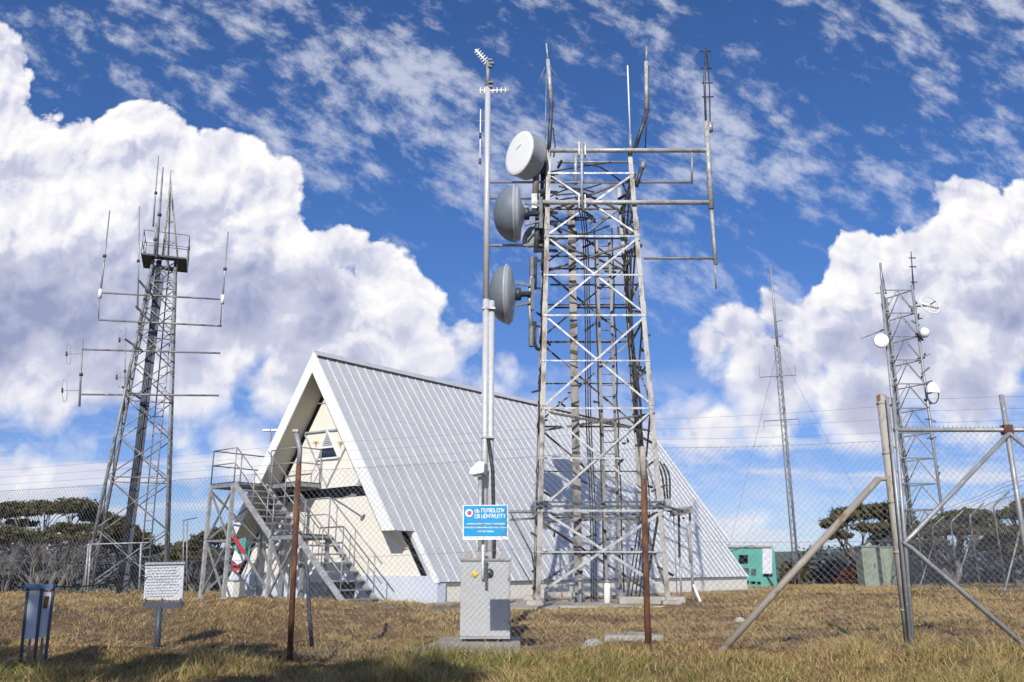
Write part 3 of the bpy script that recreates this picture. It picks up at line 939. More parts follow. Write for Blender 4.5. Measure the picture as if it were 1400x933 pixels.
# clamps, cable ties and stubs scattered on the rear members
for i in range(46):
    j = rs.randrange(5); z = lerp(lv[0], lv[5], rs.random()); h = thalf(z); fc = rs.choice((1, 2, 2, 2, 3))
    t = rs.uniform(-.9, .9) * h
    p = Vector((TX + (h if fc == 1 else -h if fc == 3 else t), TY + (h if fc == 2 else t), z)); d = Vector((rs.uniform(-.2, .2), rs.uniform(-.1, .1), rs.uniform(-.12, .12)))
    mb = MB(); mb.bar(p - d, p + d, .045, .05); mb.build('cable_clamp', M['black_cable'], tw)
# ladder
mb = MB()
xl0, xl1, yl = TX + .28, TX + .62, TY + .25; zl1 = tz(300)
for x in (xl0, xl1): mb.bar((x, yl, ZT0), (x, yl, zl1), .07, .045, (0, 1, 0))
z = ZT0 + .3
while z < zl1: mb.tube([(xl0, yl, z), (xl1, yl, z)], .014, 6); z += .3
mb.build('ladder', M['weathered_steel'], tw)
mb = MB()
for x in (xl0 - .07, xl1 + .07):
    pts = [(x + rs.uniform(-.02, .02), yl - .05, ZT0 + .2 + k * .6) for k in range(17)]
    mb.tube(pts, .020, 6)
mb.build('ladder_cable', M['black_cable'], tw)
# cables down the right side
for k in range(5):
    x0 = TX + .75 + .09 * k; zz = tz(330)
    cable([(TX + thalf(zz) - .12 - .04 * k, TY - .55 + .1 * k, zz), (TX + 1.06 + rs.uniform(-.05, .05), TY - .4 + .1 * k, 7.2), (TX + 1.18 + rs.uniform(-.05, .05), TY - .5 + .1 * k, 5.6), (TX + 1.24 + rs.uniform(-.06, .06), TY - .5 + .12 * k, 4.4),
           (TX + 1.3 - .04 * k, TY - .5 + .1 * k, 3.0), (TX + 1.1 - .1 * k, TY - .3, ZT0 + .1)], .018, tw)
for k in range(3):
    cable([at(897 + k * 5, 628 + k * 3, 20.2), at(905 + k * 5, 650, 20.2), at(909 + k * 3.5, 680, 20.3), at(913 + k * 2, 700, 20.4)], .024, tw)
mb = MB(); a = at(912, 692, 20.3); mb.slab([at(909, 682, 20.2), at(917, 682, 20.2), at(920, 698, 20.2), at(908, 698, 20.2)], (0, .2, 0)); mb.build('cable_gland', M['galvanised'], tw)
# lower arms and services
def pipe(name, pts, r, m='galvanised', parent=None, n=8):
    mb = MB(); mb.tube([Vector(p) for p in pts], r, n); return mb.build(name, M[m], parent or tw)
YF = TY - 1.38
pipe('outrigger', [at(643, 700, YF), at(732, 700, YF)], .035)
pipe('outrigger', [at(697, 711, YF + .2), at(732, 709, YF + .2)], .025)
pipe('stay', [at(698, 702, YF), at(727, 757, YF + .3), at(733, 790, YF + .3)], .02, 'dark_steel')
pipe('stay', [at(690, 735, YF), at(726, 797, YF + .3)], .018)
pipe('stay', [at(903, 690, YF), at(934, 700, YF)], .03, 'dark_steel')
# crossbars up high
def Xat(u, v, Y): return at(u, v, Y)
yb = TY - thalf(11.6) - .08
def level_pipe(name, u0, u1, v, Y, r, m='galvanised_bright'):
    p, q = at(u0, v, Y), at(u1, v, Y); q.z = p.z
    return pipe(name, [p, q], r, m)
level_pipe('crossbar', 752, 968, 206, yb, .062)
level_pipe('crossbar', 731, 971, 277, yb, .066)
level_pipe('crossbar', 668, 946, 249.5, yb + .3, .034, 'galvanised')
level_pipe('crossbar', 762, 868, 222, yb + 1.2, .036, 'galvanised')
level_pipe('crossbar', 668, 742, 271, yb + .2, .042, 'galvanised')
level_pipe('crossbar', 668, 742, 336, yb + .2, .042, 'galvanised')
level_pipe('crossbar', 880, 976, 353.5, yb, .034, 'weathered_steel')
pipe('crossbar_drop', [at(946, 209, yb), at(946, 252, yb + .1)], .03)
pipe('clamp_post', [at(787, 203, yb + .9), at(787, 252, yb + .9)], .05, 'galvanised_bright')
pipe('clamp_post', [at(795.5, 196, yb - .1), at(795.5, 282, yb - .1)], .038, 'galvanised_bright')
for v in (205, 277):
    for du in (-4.2, 4.2):
        p = at(795.5 + du, v, yb - .03); mb = MB(); mb.box(p - UP * .19, .035, .16, .38); mb.build('clamp_plate', M['galvanised_bright'], tw)
mb = MB(); p = at(730.5, 277, yb - .02); mb.box(p - UP * .2, .14, .2, .4); mb.build('clamp_plate', M['galvanised_bright'], tw)
# dish mounting posts at the left face
pipe('mounting_post', [at(733, 235, yb + .1), at(732, 275, yb + .1)], .085, 'weathered_steel')
pipe('mounting_post', [at(736, 282, yb + .15), at(733, 345, yb + .15)], .07, 'dark_steel')
pipe('mounting_post', [at(742, 225, yb + .3), at(739, 345, yb + .4)], .05, 'dark_steel')
for v in (236, 262, 290, 305, 326, 342):
    mb = MB(); mb.bar(at(735, v, yb + .1), at(762, v + 1.5, yb + .5), .06, .07); mb.build('mount_bracket', M['dark_steel'], tw)
# tangle of brackets and cables at the head
for i in range(22):
    mb = MB(); u = rs.choice([750, 756, 762, 855, 862, 868, 790, 800]) + rs.uniform(-8, 8); v = rs.uniform(214, 345)
    a = at(u, v, yb + rs.uniform(.1, 2.2)); mb.bar(a, a + Vector((rs.uniform(-.28, .28), rs.uniform(-.3, .3), rs.uniform(-.12, .12))), .05, rs.choice([.04, .07, .1])); mb.build('head_bracket', M['dark_steel'], tw)
for i in range(9):
    u0 = rs.uniform(745, 765); u1 = rs.uniform(800, 872); v0 = rs.uniform(230, 330); v1 = v0 + rs.uniform(-15, 30)
    y0 = yb + rs.uniform(.2, 2)
    cable([at(u0, v0, y0), at((u0 + u1) / 2, (v0 + v1) / 2 + rs.uniform(-12, 16), y0), at(u1, v1, y0)], .02, tw)
cable([at(798, 225, yb), at(818, 228, yb), at(838, 240, yb + .2), at(853, 255, yb + .4), at(866, 300, yb + .3)], .020, tw)
cable([at(868, 238, yb + .2), at(862, 262, yb + .2), at(852, 290, yb + .5), at(856, 330, yb + .6)], .05, tw, 'thick_cable', 'dark_steel')
for dv in (0, 11, 26, 38):
    level_pipe('inner_rail', 752, 872, 322 + dv * 2.6, yb + 2.1, .028, 'dark_steel')
# concrete pad and the valves round the foot
for i in range(4):
    mb = MB(); p = tc(i, ZT0); mb.box((p.x, p.y, ZT0 - .3), .42, .42, .38); mb.build('footing', M['concrete'], tw, bevel=.02)
mb = MB(); mb.slab([(-.25, 18.9, 0), (4.0, 19.0, 0), (4.1, 23.0, 0), (.3, 23.0, 0)], (0, 0, .22))
o = mb.build('foundation_slab', M['concrete'], None, bevel=.02); o.location.z = ZT0 - .235
tag(o, 'broad weathered concrete slab under the square lattice tower', 'concrete slab')
mb = MB(); mb.slab([(-.55, 18.2, 0), (.95, 18.1, 0), (1.05, 18.9, 0), (-.5, 19.0, 0)], (0, 0, .42))
o = mb.build('concrete_block', M['concrete'], None, bevel=.03); o.location.z = ZT0 - .43
tag(o, 'beige concrete block in front of the left foot of the lattice tower', 'concrete block')
def small(name, label, cat, build, group=None):
    r = empty(name, (0, 0, 0), label, cat, group); build(r); return r
p = at(763, 815, 19.6)
cd = empty('cable_drum', p, 'small rusty drum lying between the tower feet on the slab', 'drum')
mb = MB(); mb.lathe([(0, -.3), (.11, -.3), (.11, -.24), (.085, -.22), (.085, .22), (.11, .24), (.11, .3), (0, .3)], p, (1, .2, 0), 18); mb.build('drum_body', M['old_post'], cd)
for i, (u, v0, v1, m, lab) in enumerate(((781, 800, 827, 'galvanised_bright', 'short pale riser pipe with capped end near the left tower foot'), (793, 794, 828, 'galvanised', 'grey bent riser pipe second from the left tower foot'), (830, 797, 826, 'white_paint', 'stout white capped pipe stub under the tower ladder'))):
    a, b_ = at(u, v1, 20.6), at(u, v0, 20.6)
    e = empty('riser_pipe', a, lab, 'pipe', 'pipe stubs rising between the tower feet'); mb = MB(); mb.tube([a - UP * .1, b_], .05 if i < 2 else .075, 12); mb.build('pipe', M[m], e)
    mb = MB(); mb.lathe([(0, 0), (.085, 0), (.085, .05), (0, .06)], b_, UP, 14); mb.build('cap', M['galvanised'], e)
a = at(890, 826, 20.0); mb = MB(); mb.box(a, 1.5, .5, .16); mb.box(a + Vector((0, 0, -.18)), 1.2, .4, .2)
tag(mb.build('concrete_plinth', M['concrete'], None, bevel=.02), 'low pale concrete plinth by the right foot of the lattice tower', 'concrete plinth')
# cable gantry right of the tower
cg = empty('cable_gantry', at(935, 822, 20.4), 'thin pipe gantry with grey junction box right of the lattice tower', 'cable gantry')
def gp_(name, pts, r, m='galvanised'): return pipe(name, pts, r, m, cg)
mb = MB(); mb.slab([at(921, 705, 20.0), at(921, 695, 20.0), at(947, 692, 20.0), at(947, 701, 20.0)], (0, .5, 0)); jb = mb.build('junction_box', M['weathered_steel'], cg)
mb = MB(); mb.slab([at(926, 702.5, 19.99), at(926, 697.6, 19.99), at(942, 695.8, 19.99), at(942, 700.5, 19.99)], (0, .008, 0)); mb.build('box_lid', M['dark_steel'], jb)
gp_('post', [at(928, 702, 20.3), at(929, 762, 20.3)], .03, 'dark_steel'); gp_('post', [at(929.5, 762, 20.3), at(932, 824, 20.3)], .022)
gp_('post', [at(943, 700, 20.3), at(948, 826, 20.3)], .03, 'galvanised_bright')
gp_('conduit', [at(934, 708, 20.2), at(940, 717, 20.2), at(942, 730, 20.2), at(944, 770, 20.2)], .035, 'galvanised_bright')
gp_('conduit', [at(948, 800, 20.2), at(953, 812, 20.1), at(960, 829, 20.0)], .035, 'white_paint')
gp_('conduit', [at(921, 706, 20.3), at(926, 824, 20.3)], .012, 'galvanised')

# ------------------------------------------------------------------ dishes and antennas of the tower
def place(o): return o
def shell_dish(name, label, c, axis, R_, depth, m, cat, dirdepth=.10, group=None):
    """dome radome facing axis, shroud rim behind it, hub and mount at the back"""
    e = empty(name, c, label, cat, group); ax = Vector(axis).normalized(); mb = MB()
    n = 14
    prof = [(R_ * math.sin(math.pi / 2 * k / n), depth * math.cos(math.pi / 2 * k / n)) for k in range(n + 1)]
    prof[0] = (.002, depth)
    mb.lathe(prof, c, ax, 44); mb.build('radome', M[m], e)
    mb = MB(); mb.lathe([(R_ * 1.0, .0), (R_ * 1.05, .004), (R_ * 1.05, -.035), (R_ * .99, -.04), (R_ * .97, -dirdepth * .7), (R_ * .93, -dirdepth * .7 - .03), (R_ * .5, -dirdepth * .7 - .07), (.14, -dirdepth * .7 - .16), (.002, -dirdepth * .7 - .16)], c, ax, 44)
    mb.build('reflector', M['grey_plastic'], e)
    mb = MB(); b_ = c - ax * (dirdepth * .7 + .15)
    mb.lathe([(.02, 0), (.16, 0), (.16, -.12), (.07, -.14), (.07, -.40), (.02, -.40)], b_, ax, 16); mb.build('feed_hub', M['dark_steel'], e)
    mb = MB()
    for s_ in (-.3, .3):
        mb.bar(b_ + UP * s_ * 1.0, b_ - ax * .42 + UP * s_ * .7, .05, .06)
    mb.bar(b_ - ax * .42 - UP * .42, b_ - ax * .42 + UP * .42, .09, .09)
    mb.build('mount', M['dark_steel'], e)
    return e
c = at(693.5, 403, 19.9); shell_dish('dome_dish', 'lowest grey dome dish antenna on the left side of the tower', c, (-1, .14, .02), .735, .46, 'grey_radome', 'dish antenna', group='grey dome dishes')
c = at(703, 293, 19.85); shell_dish('dome_dish', 'grey dome dish with a scalloped lip just below the white drum', c, (-1, .06, 0), .715, .54, 'grey_radome', 'dish antenna', dirdepth=.16, group='grey dome dishes')
# drum
ax = Vector((-.80, -.60, .03)).normalized(); c = at(709, 209.5, 19.75)
e = empty('drum_antenna', c, 'white faced drum antenna at the top left of the tower', 'drum antenna')
mb = MB(); mb.lathe([(.002, .012), (.48, .010), (.575, .004), (.59, -.01)], c, ax, 56); mb.build('radome', M['white_plastic'], e)
mb = MB(); mb.lathe([(.59, -.012), (.605, -.012), (.605, -.05), (.595, -.06), (.605, -.42), (.56, -.50), (.30, -.62), (.002, -.62)], c, ax, 56); mb.build('shroud', M['grey_plastic'], e)
mb = MB(); b_ = c - ax * .62; mb.lathe([(.02, 0), (.14, 0), (.14, -.1), (.06, -.12), (.06, -.35), (.02, -.35)], b_, ax, 16)
mb.bar(b_ - ax * .3 - UP * .45, b_ - ax * .3 + UP * .3, .1, .1); mb.build('mount', M['dark_steel'], e)
mb = MB(); p0, p1 = at(704.5, 200, 19.6), at(716, 193.5, 19.6)
side = ax.cross(UP).normalized()
mb.bar(c + ax * .0165 + side * .10 + UP * .14, c + ax * .0165 - side * .12 + UP * .20, .020, .004, ax); mb.build('marking', M['notice_white'], e)
# small dish behind the middle one
ax = Vector((-.75, -.6, .1)).normalized(); c = at(724, 324, 20.3)
e = empty('flared_dish', c, 'small light grey flared dish tucked behind the middle dome dish', 'dish antenna')
mb = MB(); mb.lathe([(.30, .0), (.31, -.02), (.26, -.14), (.10, -.34), (.002, -.34)], c, ax, 32); mb.lathe([(.002, .03), (.15, .025), (.30, 0)], c, ax, 32); mb.build('reflector', M['grey_plastic'], e)
mb = MB(); mb.tube([c - ax * .34, c - ax * .6], .06, 10); mb.build('mount', M['dark_steel'], e)
# ribbed insulators left of the leg
ri = empty('ribbed_waveguide', at(730, 475, 20.0), 'ribbed grey waveguide standing off the left tower leg', 'waveguide')
def ribs(u, v0, v1, Y, r):
    a, b_ = at(u, v0, Y), at(u, v1, Y); n = 22
    prof = []
    L = (b_ - a).length
    for k in range(n):
        prof += [(r * .8, L * k / n), (r, L * (k + .3) / n), (r, L * (k + .6) / n), (r * .8, L * (k + .9) / n)]
    mb = MB(); mb.lathe(prof, a, (b_ - a), 14); mb.build('ribbed_sleeve', M['galvanised'], ri)
ribs(727.5, 378, 352, 19.9, .075); ribs(726.5, 474, 446, 19.9, .075)
mb = MB(); mb.tube([at(727.5, 352, 19.9), at(727, 378, 19.9), at(724, 400, 19.9), at(724.5, 430, 19.9), at(726.5, 446, 19.9)], .055, 10); mb.build('tube', M['galvanised'], ri)
mb = MB(); mb.tube([at(732, 352, 20), at(731, 396, 20)], .05, 8); mb.build('standoff_post', M['dark_steel'], ri)
mb = MB(); mb.tube([at(731, 440, 20), at(731, 470, 20), at(734, 477, 20.1), at(737, 478, 20.2)], .045, 8)
mb.build('standoff_post', M['dark_steel'], ri)
for v in (356, 394, 446):
    mb = MB(); mb.bar(at(724, v, 20), at(748, v + .8, 20.2), .05, .05); mb.build('standoff_bracket', M['dark_steel'], ri)

# whips and collinears on top
def antenna(name, label, segs, cat='antenna', group=None, extra=None):
    """segs: list of (part name, [points], radius, material)"""
    e = empty(name, segs[0][1][0], label, cat, group)
    for nm, pts, r, m in segs:
        mb = MB(); mb.tube(pts, r, 8); mb.build(nm, M[m], e)
    if extra: extra(e)
    return e
yw = yb + .15
antenna('collinear_antenna', 'pale rod antenna leaning on a dark arm above the drum antenna', [
    ('arm', [at(750, 210, yw), at(754.5, 140, yw)], .055, 'dark_steel'),
    ('rod', [at(754, 142, yw), at(749, 82, yw)], .058, 'galvanised_bright'), ('tip', [at(749, 82, yw), at(747, 60, yw)], .022, 'galvanised_bright'),
    ('ground_plane_rod', [at(745, 92, yw), at(736, 115, yw)], .008, 'galvanised'), ('ground_plane_rod', [at(751, 90, yw), at(764, 108, yw)], .008, 'galvanised'),
    ('feed_cable', [at(756, 175, yw), at(759, 200, yw), at(757, 215, yw)], .018, 'black_cable')])
antenna('collinear_antenna', 'pale rod antenna on a dark slanted arm at the right corner of the tower head', [
    ('arm', [at(868, 204, yw), at(885.5, 150, yw)], .055, 'dark_steel'),
    ('rod', [at(884, 150, yw), at(883.5, 85, yw)], .060, 'galvanised_bright'), ('tip', [at(883.5, 85, yw), at(884, 64, yw)], .035, 'galvanised'),
    ('ground_plane_rod', [at(886, 86, yw), at(898, 105, yw)], .008, 'galvanised'),
    ('feed_cable', [at(887, 90, yw), at(886, 115, yw), at(887, 140, yw), at(884, 165, yw), at(882, 205, yw)], .018, 'black_cable')])
antenna('whip_antenna', 'slender straight whip antenna rising from the right end of the tower head', [
    ('base', [at(862.5, 208, yw), at(861.5, 185, yw)], .045, 'galvanised'), ('whip', [at(861.5, 186, yw), at(858, 90, yw)], .020, 'white_plastic')])
antenna('whip_antenna', 'thin dark whip between the drum antenna and the pale rod', [
    ('whip', [at(745, 215, yw + .2), at(747, 100, yw + .2)], .012, 'galvanised')])
antenna('stub_antenna', 'short grey capped stub antenna leaning off the right tower leg', [
    ('arm', [at(870, 255, yw), at(878, 228, yw)], .055, 'dark_steel'), ('cap', [at(877.5, 231, yw), at(880.5, 222, yw)], .07, 'galvanised')])
def dipoles(pts, L, m='dark_steel'):
    def f(e):
        for p in pts:
            mb = MB(); mb.tube([p - Vector((L, 0, -.03)), p + Vector((L, 0, .03))], .018, 6); mb.build('dipole', M[m], e)
    return f
antenna('mast_antenna', 'tall pale pole antenna with dark dipole stack at the outer end of the crossbars', [
    ('pole', [at(978.5, 362, yb), at(972.5, 285, yb)], .050, 'galvanised_bright'), ('pole', [at(972.5, 286, yb - .02), at(965.5, 167, yb - .02)], .072, 'galvanised_bright'),
    ('dipole_mast', [at(965, 168, yb), at(963, 110, yb), at(965.5, 66, yb)], .030, 'dark_steel'), ('feeder', [at(971, 175, yb), at(970, 120, yb), at(967, 75, yb)], .016, 'black_cable'),
    ('tail', [at(976.5, 352, yb), at(979, 395, yb)], .022, 'galvanised'), ('matching_box', [at(971, 168, yb), at(971.5, 180, yb)], .07, 'galvanised')],
    extra=dipoles([at(965, 72, yb), at(966, 95, yb), at(967, 115, yb), at(968, 134, yb)], .15))
# ------------------------------------------------------------------ near pole mast and its antennas
PY = 12.2
pm = empty('steel_pole_mast', (at(665, 775, PY).x, PY, gz(-.37, PY)), 'slim galvanised pole mast clamped to a shorter post behind the cabinet', 'mast')
px_ = at(662, 700, PY).x
zb_ = gz(px_, PY) - .1
def P2(u, v): return at(u, v, PY)
mb = MB(); mb.tube([(px_, PY, zb_ + .35), (px_, PY, P2(662, 410).z)], .050, 16); mb.tube([(px_, PY, P2(662, 410).z), (px_, PY, P2(662, 120).z)], .047, 16); mb.build('pole', M['pale_pole'], pm)
mb = MB(); mb.tube([(px_, PY, P2(662, 120).z), (px_, PY, P2(662, 85).z)], .034, 12); mb.build('top_section', M['galvanised'], pm)
mb = MB(); x2 = px_ + .085; mb.tube([(x2, PY + .03, zb_), (x2, PY + .03, P2(668, 411).z)], .046, 16)
mb.build('support_post', M['pale_pole'], pm)
mb = MB()
for v in (424, 600): mb.box((px_ + .045, PY, P2(665, v).z), .20, .115, .03)
mb.build('clamp', M['galvanised'], pm)
zt_ = P2(662, 85).z
for dz_, dx_ in ((0, .06), (-.06, .10), (-.12, .05), (-.42, .08), (-.5, .07)):
    mb = MB(); mb.box((px_ + dx_ * .6, PY - .02, zt_ + dz_), .075, .06, .035); mb.build('clamp_block', M['dark_steel'], pm)
mb = MB(); mb.tube([(px_ + .145, PY + .02, zb_), (px_ + .145, PY + .02, 2.0), (px_ + .12, PY - .03, P2(668, 645).z), (px_ + .05, PY - .06, P2(668, 600).z)], .028, 8); mb.build('conduit', M['black_cable'], pm)
# yagis
def yagi(label, a, b_, n, el, eldir, r=.011, m='white_plastic'):
    e = empty('yagi_antenna', a, label, 'antenna', 'yagi antennas on the near pole'); mb = MB(); mb.tube([a, b_], r * 1.5, 6); mb.build('boom', M[m], e)
    for k in range(n):
        p = lerp(a, b_, (k + .3) / n); q = eldir * el * (1 - .25 * k / n)
        mb = MB(); mb.tube([p - q, p + q], r, 6); mb.build('element', M[m], e)
    return e
a = P2(655, 124.5); b_ = P2(695, 124); b_.z = a.z + .01
yagi('small white yagi pointing right near the top of the near pole', a, b_, 7, .075, Vector((0.02, .3, 1)).normalized())
yagi('small white yagi tilted up left on the tip of the near pole', P2(666, 86), P2(650, 68), 6, .075, Vector((.75, .2, .9)).normalized())
e = empty('dipole_array', P2(656, 260), 'thin white dipole stack strapped along the left side of the near pole', 'antenna'); xx = P2(656.5, 200).x
mb = MB(); mb.tube([(xx, PY, P2(656, 252).z), (xx, PY, P2(656, 150).z)], .010, 6); mb.build('rod', M['white_plastic'], e)
for v in (166, 202):
    mb = MB(); z_ = P2(656, v).z; mb.tube([(xx - .09, PY, z_), (px_, PY, z_)], .009, 6); mb.build('arm', M['galvanised'], e)
for v in (186, 221):
    mb = MB(); z_ = P2(656, v).z; mb.tube([(xx, PY, z_ - .05), (xx, PY, z_ + .05)], .022, 6); mb.build('matching_sleeve', M['dark_steel'], e)
# flood light on its own post
fy = 12.0
fl = empty('floodlight', at(656, 690, fy), 'white wedge-shaped floodlight on a short post by the near pole', 'floodlight')
mb = MB(); mb.tube([at(656.5, 775, fy), at(656.5, 652, fy)], .030, 10); mb.build('post', M['galvanised_bright'], fl)
mb = MB(); mb.slab([at(640.5, 646, fy - .15), at(643, 640, fy - .15), at(655, 629.5, fy - .15), at(662.5, 633, fy - .15), at(661.5, 646.5, fy - .15), at(644, 650, fy - .15)], (.04, .24, 0)); mb.build('housing', M['white_plastic'], fl, bevel=.012)

# ------------------------------------------------------------------ cabinet
CY = 11.3
cx0, cx1 = at(629.5, 800, CY).x, at(697.5, 800, CY).x
cz0, cz1 = at(663, 874, CY).z, at(663, 767, CY).z
W_ = cx1 - cx0; cxm = (cx0 + cx1) / 2; D_ = .5
cb = empty('equipment_cabinet', (cxm, CY + D_ / 2, cz0), 'light grey metal cabinet with yellow disc sticker behind the fence', 'cabinet')
mb = MB(); mb.box((cxm, CY + D_ / 2, cz0), W_, D_, cz1 - cz0); mb.build('cabinet_body', M['cabinet_paint'], cb, bevel=.008)
mb = MB(); mb.box((cxm, CY - .006, cz0 + .03), W_ - .03, .012, cz1 - cz0 - .09); dr = mb.build('door', M['cabinet_paint'], cb, bevel=.004)
mb = MB(); mb.box((cxm, CY + D_ / 2, cz1 + .001), W_ + .04, D_ + .04, .03); mb.build('top_plate', M['galvanised'], cb)
mb = MB(); mb.lathe([(.002, .004), (.043, .004), (.043, 0)], (at(649, 785.5, CY).x, CY - .013, at(649, 785.5, CY).z), (0, -1, 0), 24); mb.build('sticker', M['yellow_paint'], dr)
mb = MB(); q = at(665, 806, CY - .02); mb.box((q.x, CY - .03, q.z), .035, .03, .34); mb.build('handle', M['dark_steel'], dr)
mb = MB(); q = at(669, 784, CY - .02); mb.lathe([(.002, .035), (.05, .03), (.06, 0)], (q.x, CY - .012, q.z), (0, -1, 0), 14); mb.build('padlock_cover', M['dark_steel'], dr)
mb = MB(); q = at(660, 792, CY - .05); mb.tube([(q.x, CY - .05, q.z), (q.x, CY - .05, at(660, 745, CY).z)], .02, 8); mb.build('conduit', M['white_paint'], cb)
for v in (790, 850):
    mb = MB(); q = at(695.5, v, CY); mb.tube([(cx1 - .02, CY - .018, q.z - .03), (cx1 - .02, CY - .018, q.z + .03)], .010, 8); mb.build('hinge', M['galvanised'], dr)
for sx_ in (-1, 1):
    mb = MB(); mb.box((cxm + sx_ * (W_ / 2 - .06), CY + .08, cz0 - .05), .05, .08, .05); mb.build('foot', M['dark_steel'], cb)
hb = MB()
for (u, w, h_) in ((640, .10, .07), (655, .06, .10), (668, .09, .08), (682, .08, .06)):
    q = at(u, 764, CY + .25); hb.box((q.x, CY + .25, cz1 + .032), w, .12, h_)
hb.build('cable_entry', M['concrete'], cb)
mb = MB(); mb.slab([at(575, 890, 9.75), at(590, 873, 11.2), (cx1 + .15, 12.1, cz0 - .05), (cx1 + .1, 10.4, cz0 - .05), ], (0, 0, .06))
pts = [(-1.25, 10.15), (-1.02, 11.2), (-.95, 12.1), (cx1 + .14, 12.1), (cx1 + .12, 10.15)]
mb = MB(); mb.slab([(x, y, cz0 - .17) for x, y in pts], (0, 0, .135)); tag(mb.build('concrete_pad', M['concrete'], None, bevel=.015), 'thin concrete pad the grey cabinet stands on', 'concrete pad')
NOGRASS_PAD = (-1.0, cx1 + .1, 10.35, 12.1)

# ------------------------------------------------------------------ notice board and blue framed map stand on the left
ny = 11.6
nb = empty('notice_board', (at(215, 880, ny).x, ny, gz(at(215, 880, ny).x, ny)), 'white lettered notice board on a dark single post in the grass', 'notice board')
mb = MB(); q = at(213.5, 890, ny); mb.tube([(q.x, ny + .02, gz(q.x, ny) - .1), at(218.5, 828, ny + .02)], .042, 12); mb.build('post', M['dark_blue_steel'], nb)
mb = MB(); mb.slab([at(194.5, 825, ny - .01), at(249, 823, ny - .01), at(248.5, 830.5, ny - .01), at(232, 832.5, ny - .01), at(212, 832.5, ny - .01), at(194.5, 831, ny - .01)], (0, .05, 0)); mb.build('bracket', M['dark_blue_steel'], nb)
mb = MB(); mb.slab([at(196, 820, ny), at(199, 772, ny), at(252, 771, ny), at(249, 820.5, ny)], (0, .025, 0)); bd = mb.build('board', M['notice_white'], nb)
mb = MB(); mb.slab([at(198, 772.3, ny - .03), at(198.5, 769.4, ny - .03), at(253, 768.4, ny - .03), at(253, 771.4, ny - .03)], (0, .09, 0)); mb.build('top_rail', M['grey_plastic'], nb)
for u in (199, 222, 247):
    mb = MB(); mb.bar(at(u, 826, ny), at(u + .3, 818, ny), .02, .03, (0, 1, 0)); mb.build('bolt_strap', M['dark_blue_steel'], nb)
rs = random.Random(11); mb = MB()
for k in range(11):
    v = 777.5 + k * 3.9; u = 200.5 - k * .25 + rs.uniform(0, 1.5); end = 250 - k * .25 - rs.uniform(0, 9)
    while u < end:
        w = rs.uniform(1.4, 5)
        if u + w > end: break
        a, b_ = at(u, v - .03 * (u - 200), ny - .004), at(u + w, v - .03 * (u + w - 200), ny - .004)
        # a word: small strokes of uneven height
        x = u
        while x < u + w:
            h_ = rs.uniform(.7, 1.5); mb.slab([at(x, v - .03 * (x - 200) + .4, ny - .004), at(x + .32, v - .03 * (x - 200) + .4, ny - .004), at(x + .32, v - .03 * (x - 200) + .4 - h_, ny - .004), at(x, v - .03 * (x - 200) + .4 - h_, ny - .004)], (0, .003, 0)); x += rs.uniform(.45, .75)
        u += w + rs.uniform(.8, 1.8)
mb.build('lettering', M['ink'], bd)

by = 10.2
bs = empty('map_stand', (at(50, 905, by).x, by, gz(at(50, 905, by).x, by)), 'blue steel display stand with two faded narrow boards', 'display stand')
def bpt(u, v, dy=0): return at(u, v, by + dy)
mb = MB(); mb.bar(bpt(37, 801.5), bpt(75.5, 802.5), .10, .05, UP); mb.build('top_rail', M['blue_frame'], bs)
for (u0, v0, u1, v1) in ((38.5, 803, 28, 900), (57.5, 803, 47, 899), (73.5, 803, 62, 898)):
    mb = MB(); mb.bar(bpt(u0, v0), bpt(u1, v1 + 4), .026, .026, (0, 1, 0)); mb.build('post', M['dark_blue_steel'], bs)
for (u0, v0, u1, v1) in ((41, 874, 37.5, 905), (58, 872, 56.5, 903)):
    mb = MB(); mb.bar(bpt(u0, v0, .05), bpt(u1, v1, .05), .022, .022, (0, 1, 0)); mb.build('inner_leg', M['galvanised'], bs)
mb = MB(); mb.slab([bpt(40, 804.5), bpt(56, 804.5), bpt(48, 874.5), bpt(32.5, 873.5)], (0, .015, 0)); mb.build('board', M['faded_board'], bs)
mb = MB(); mb.slab([bpt(59, 805, .01), bpt(72, 812, .01), bpt(65, 870, .01), bpt(51, 872.5, .01)], (0, .015, 0)); b2 = mb.build('board', M['faded_board'], bs)
mb = MB(); mb.slab([bpt(61, 815.5, 0), bpt(67, 815.5, 0), bpt(64, 832, 0), bpt(58.5, 831.5, 0)], (0, .005, 0)); mb.build('faded_picture', M['rust'], b2)
mb = MB(); mb.slab([(-7.6, 9.75, 0), (-5.75, 9.8, 0), (-5.7, 10.15, 0), (-7.6, 10.1, 0)], (0, 0, .10)); o = mb.build('concrete_kerb', M['concrete'], None, bevel=.01); o.location.z = gz(-6, 10.1) - .03
tag(o, 'low concrete kerb under the blue display stand', 'kerb')
cable([bpt(74, 802), at(110, 802, 10.6), at(155, 797, 11.1), at(200, 790, 11.6)], .008, None, 'hanging_wire', 'black_cable')
tag(col.objects[-1], 'black wire sagging from the blue display stand to the notice board', 'wire')

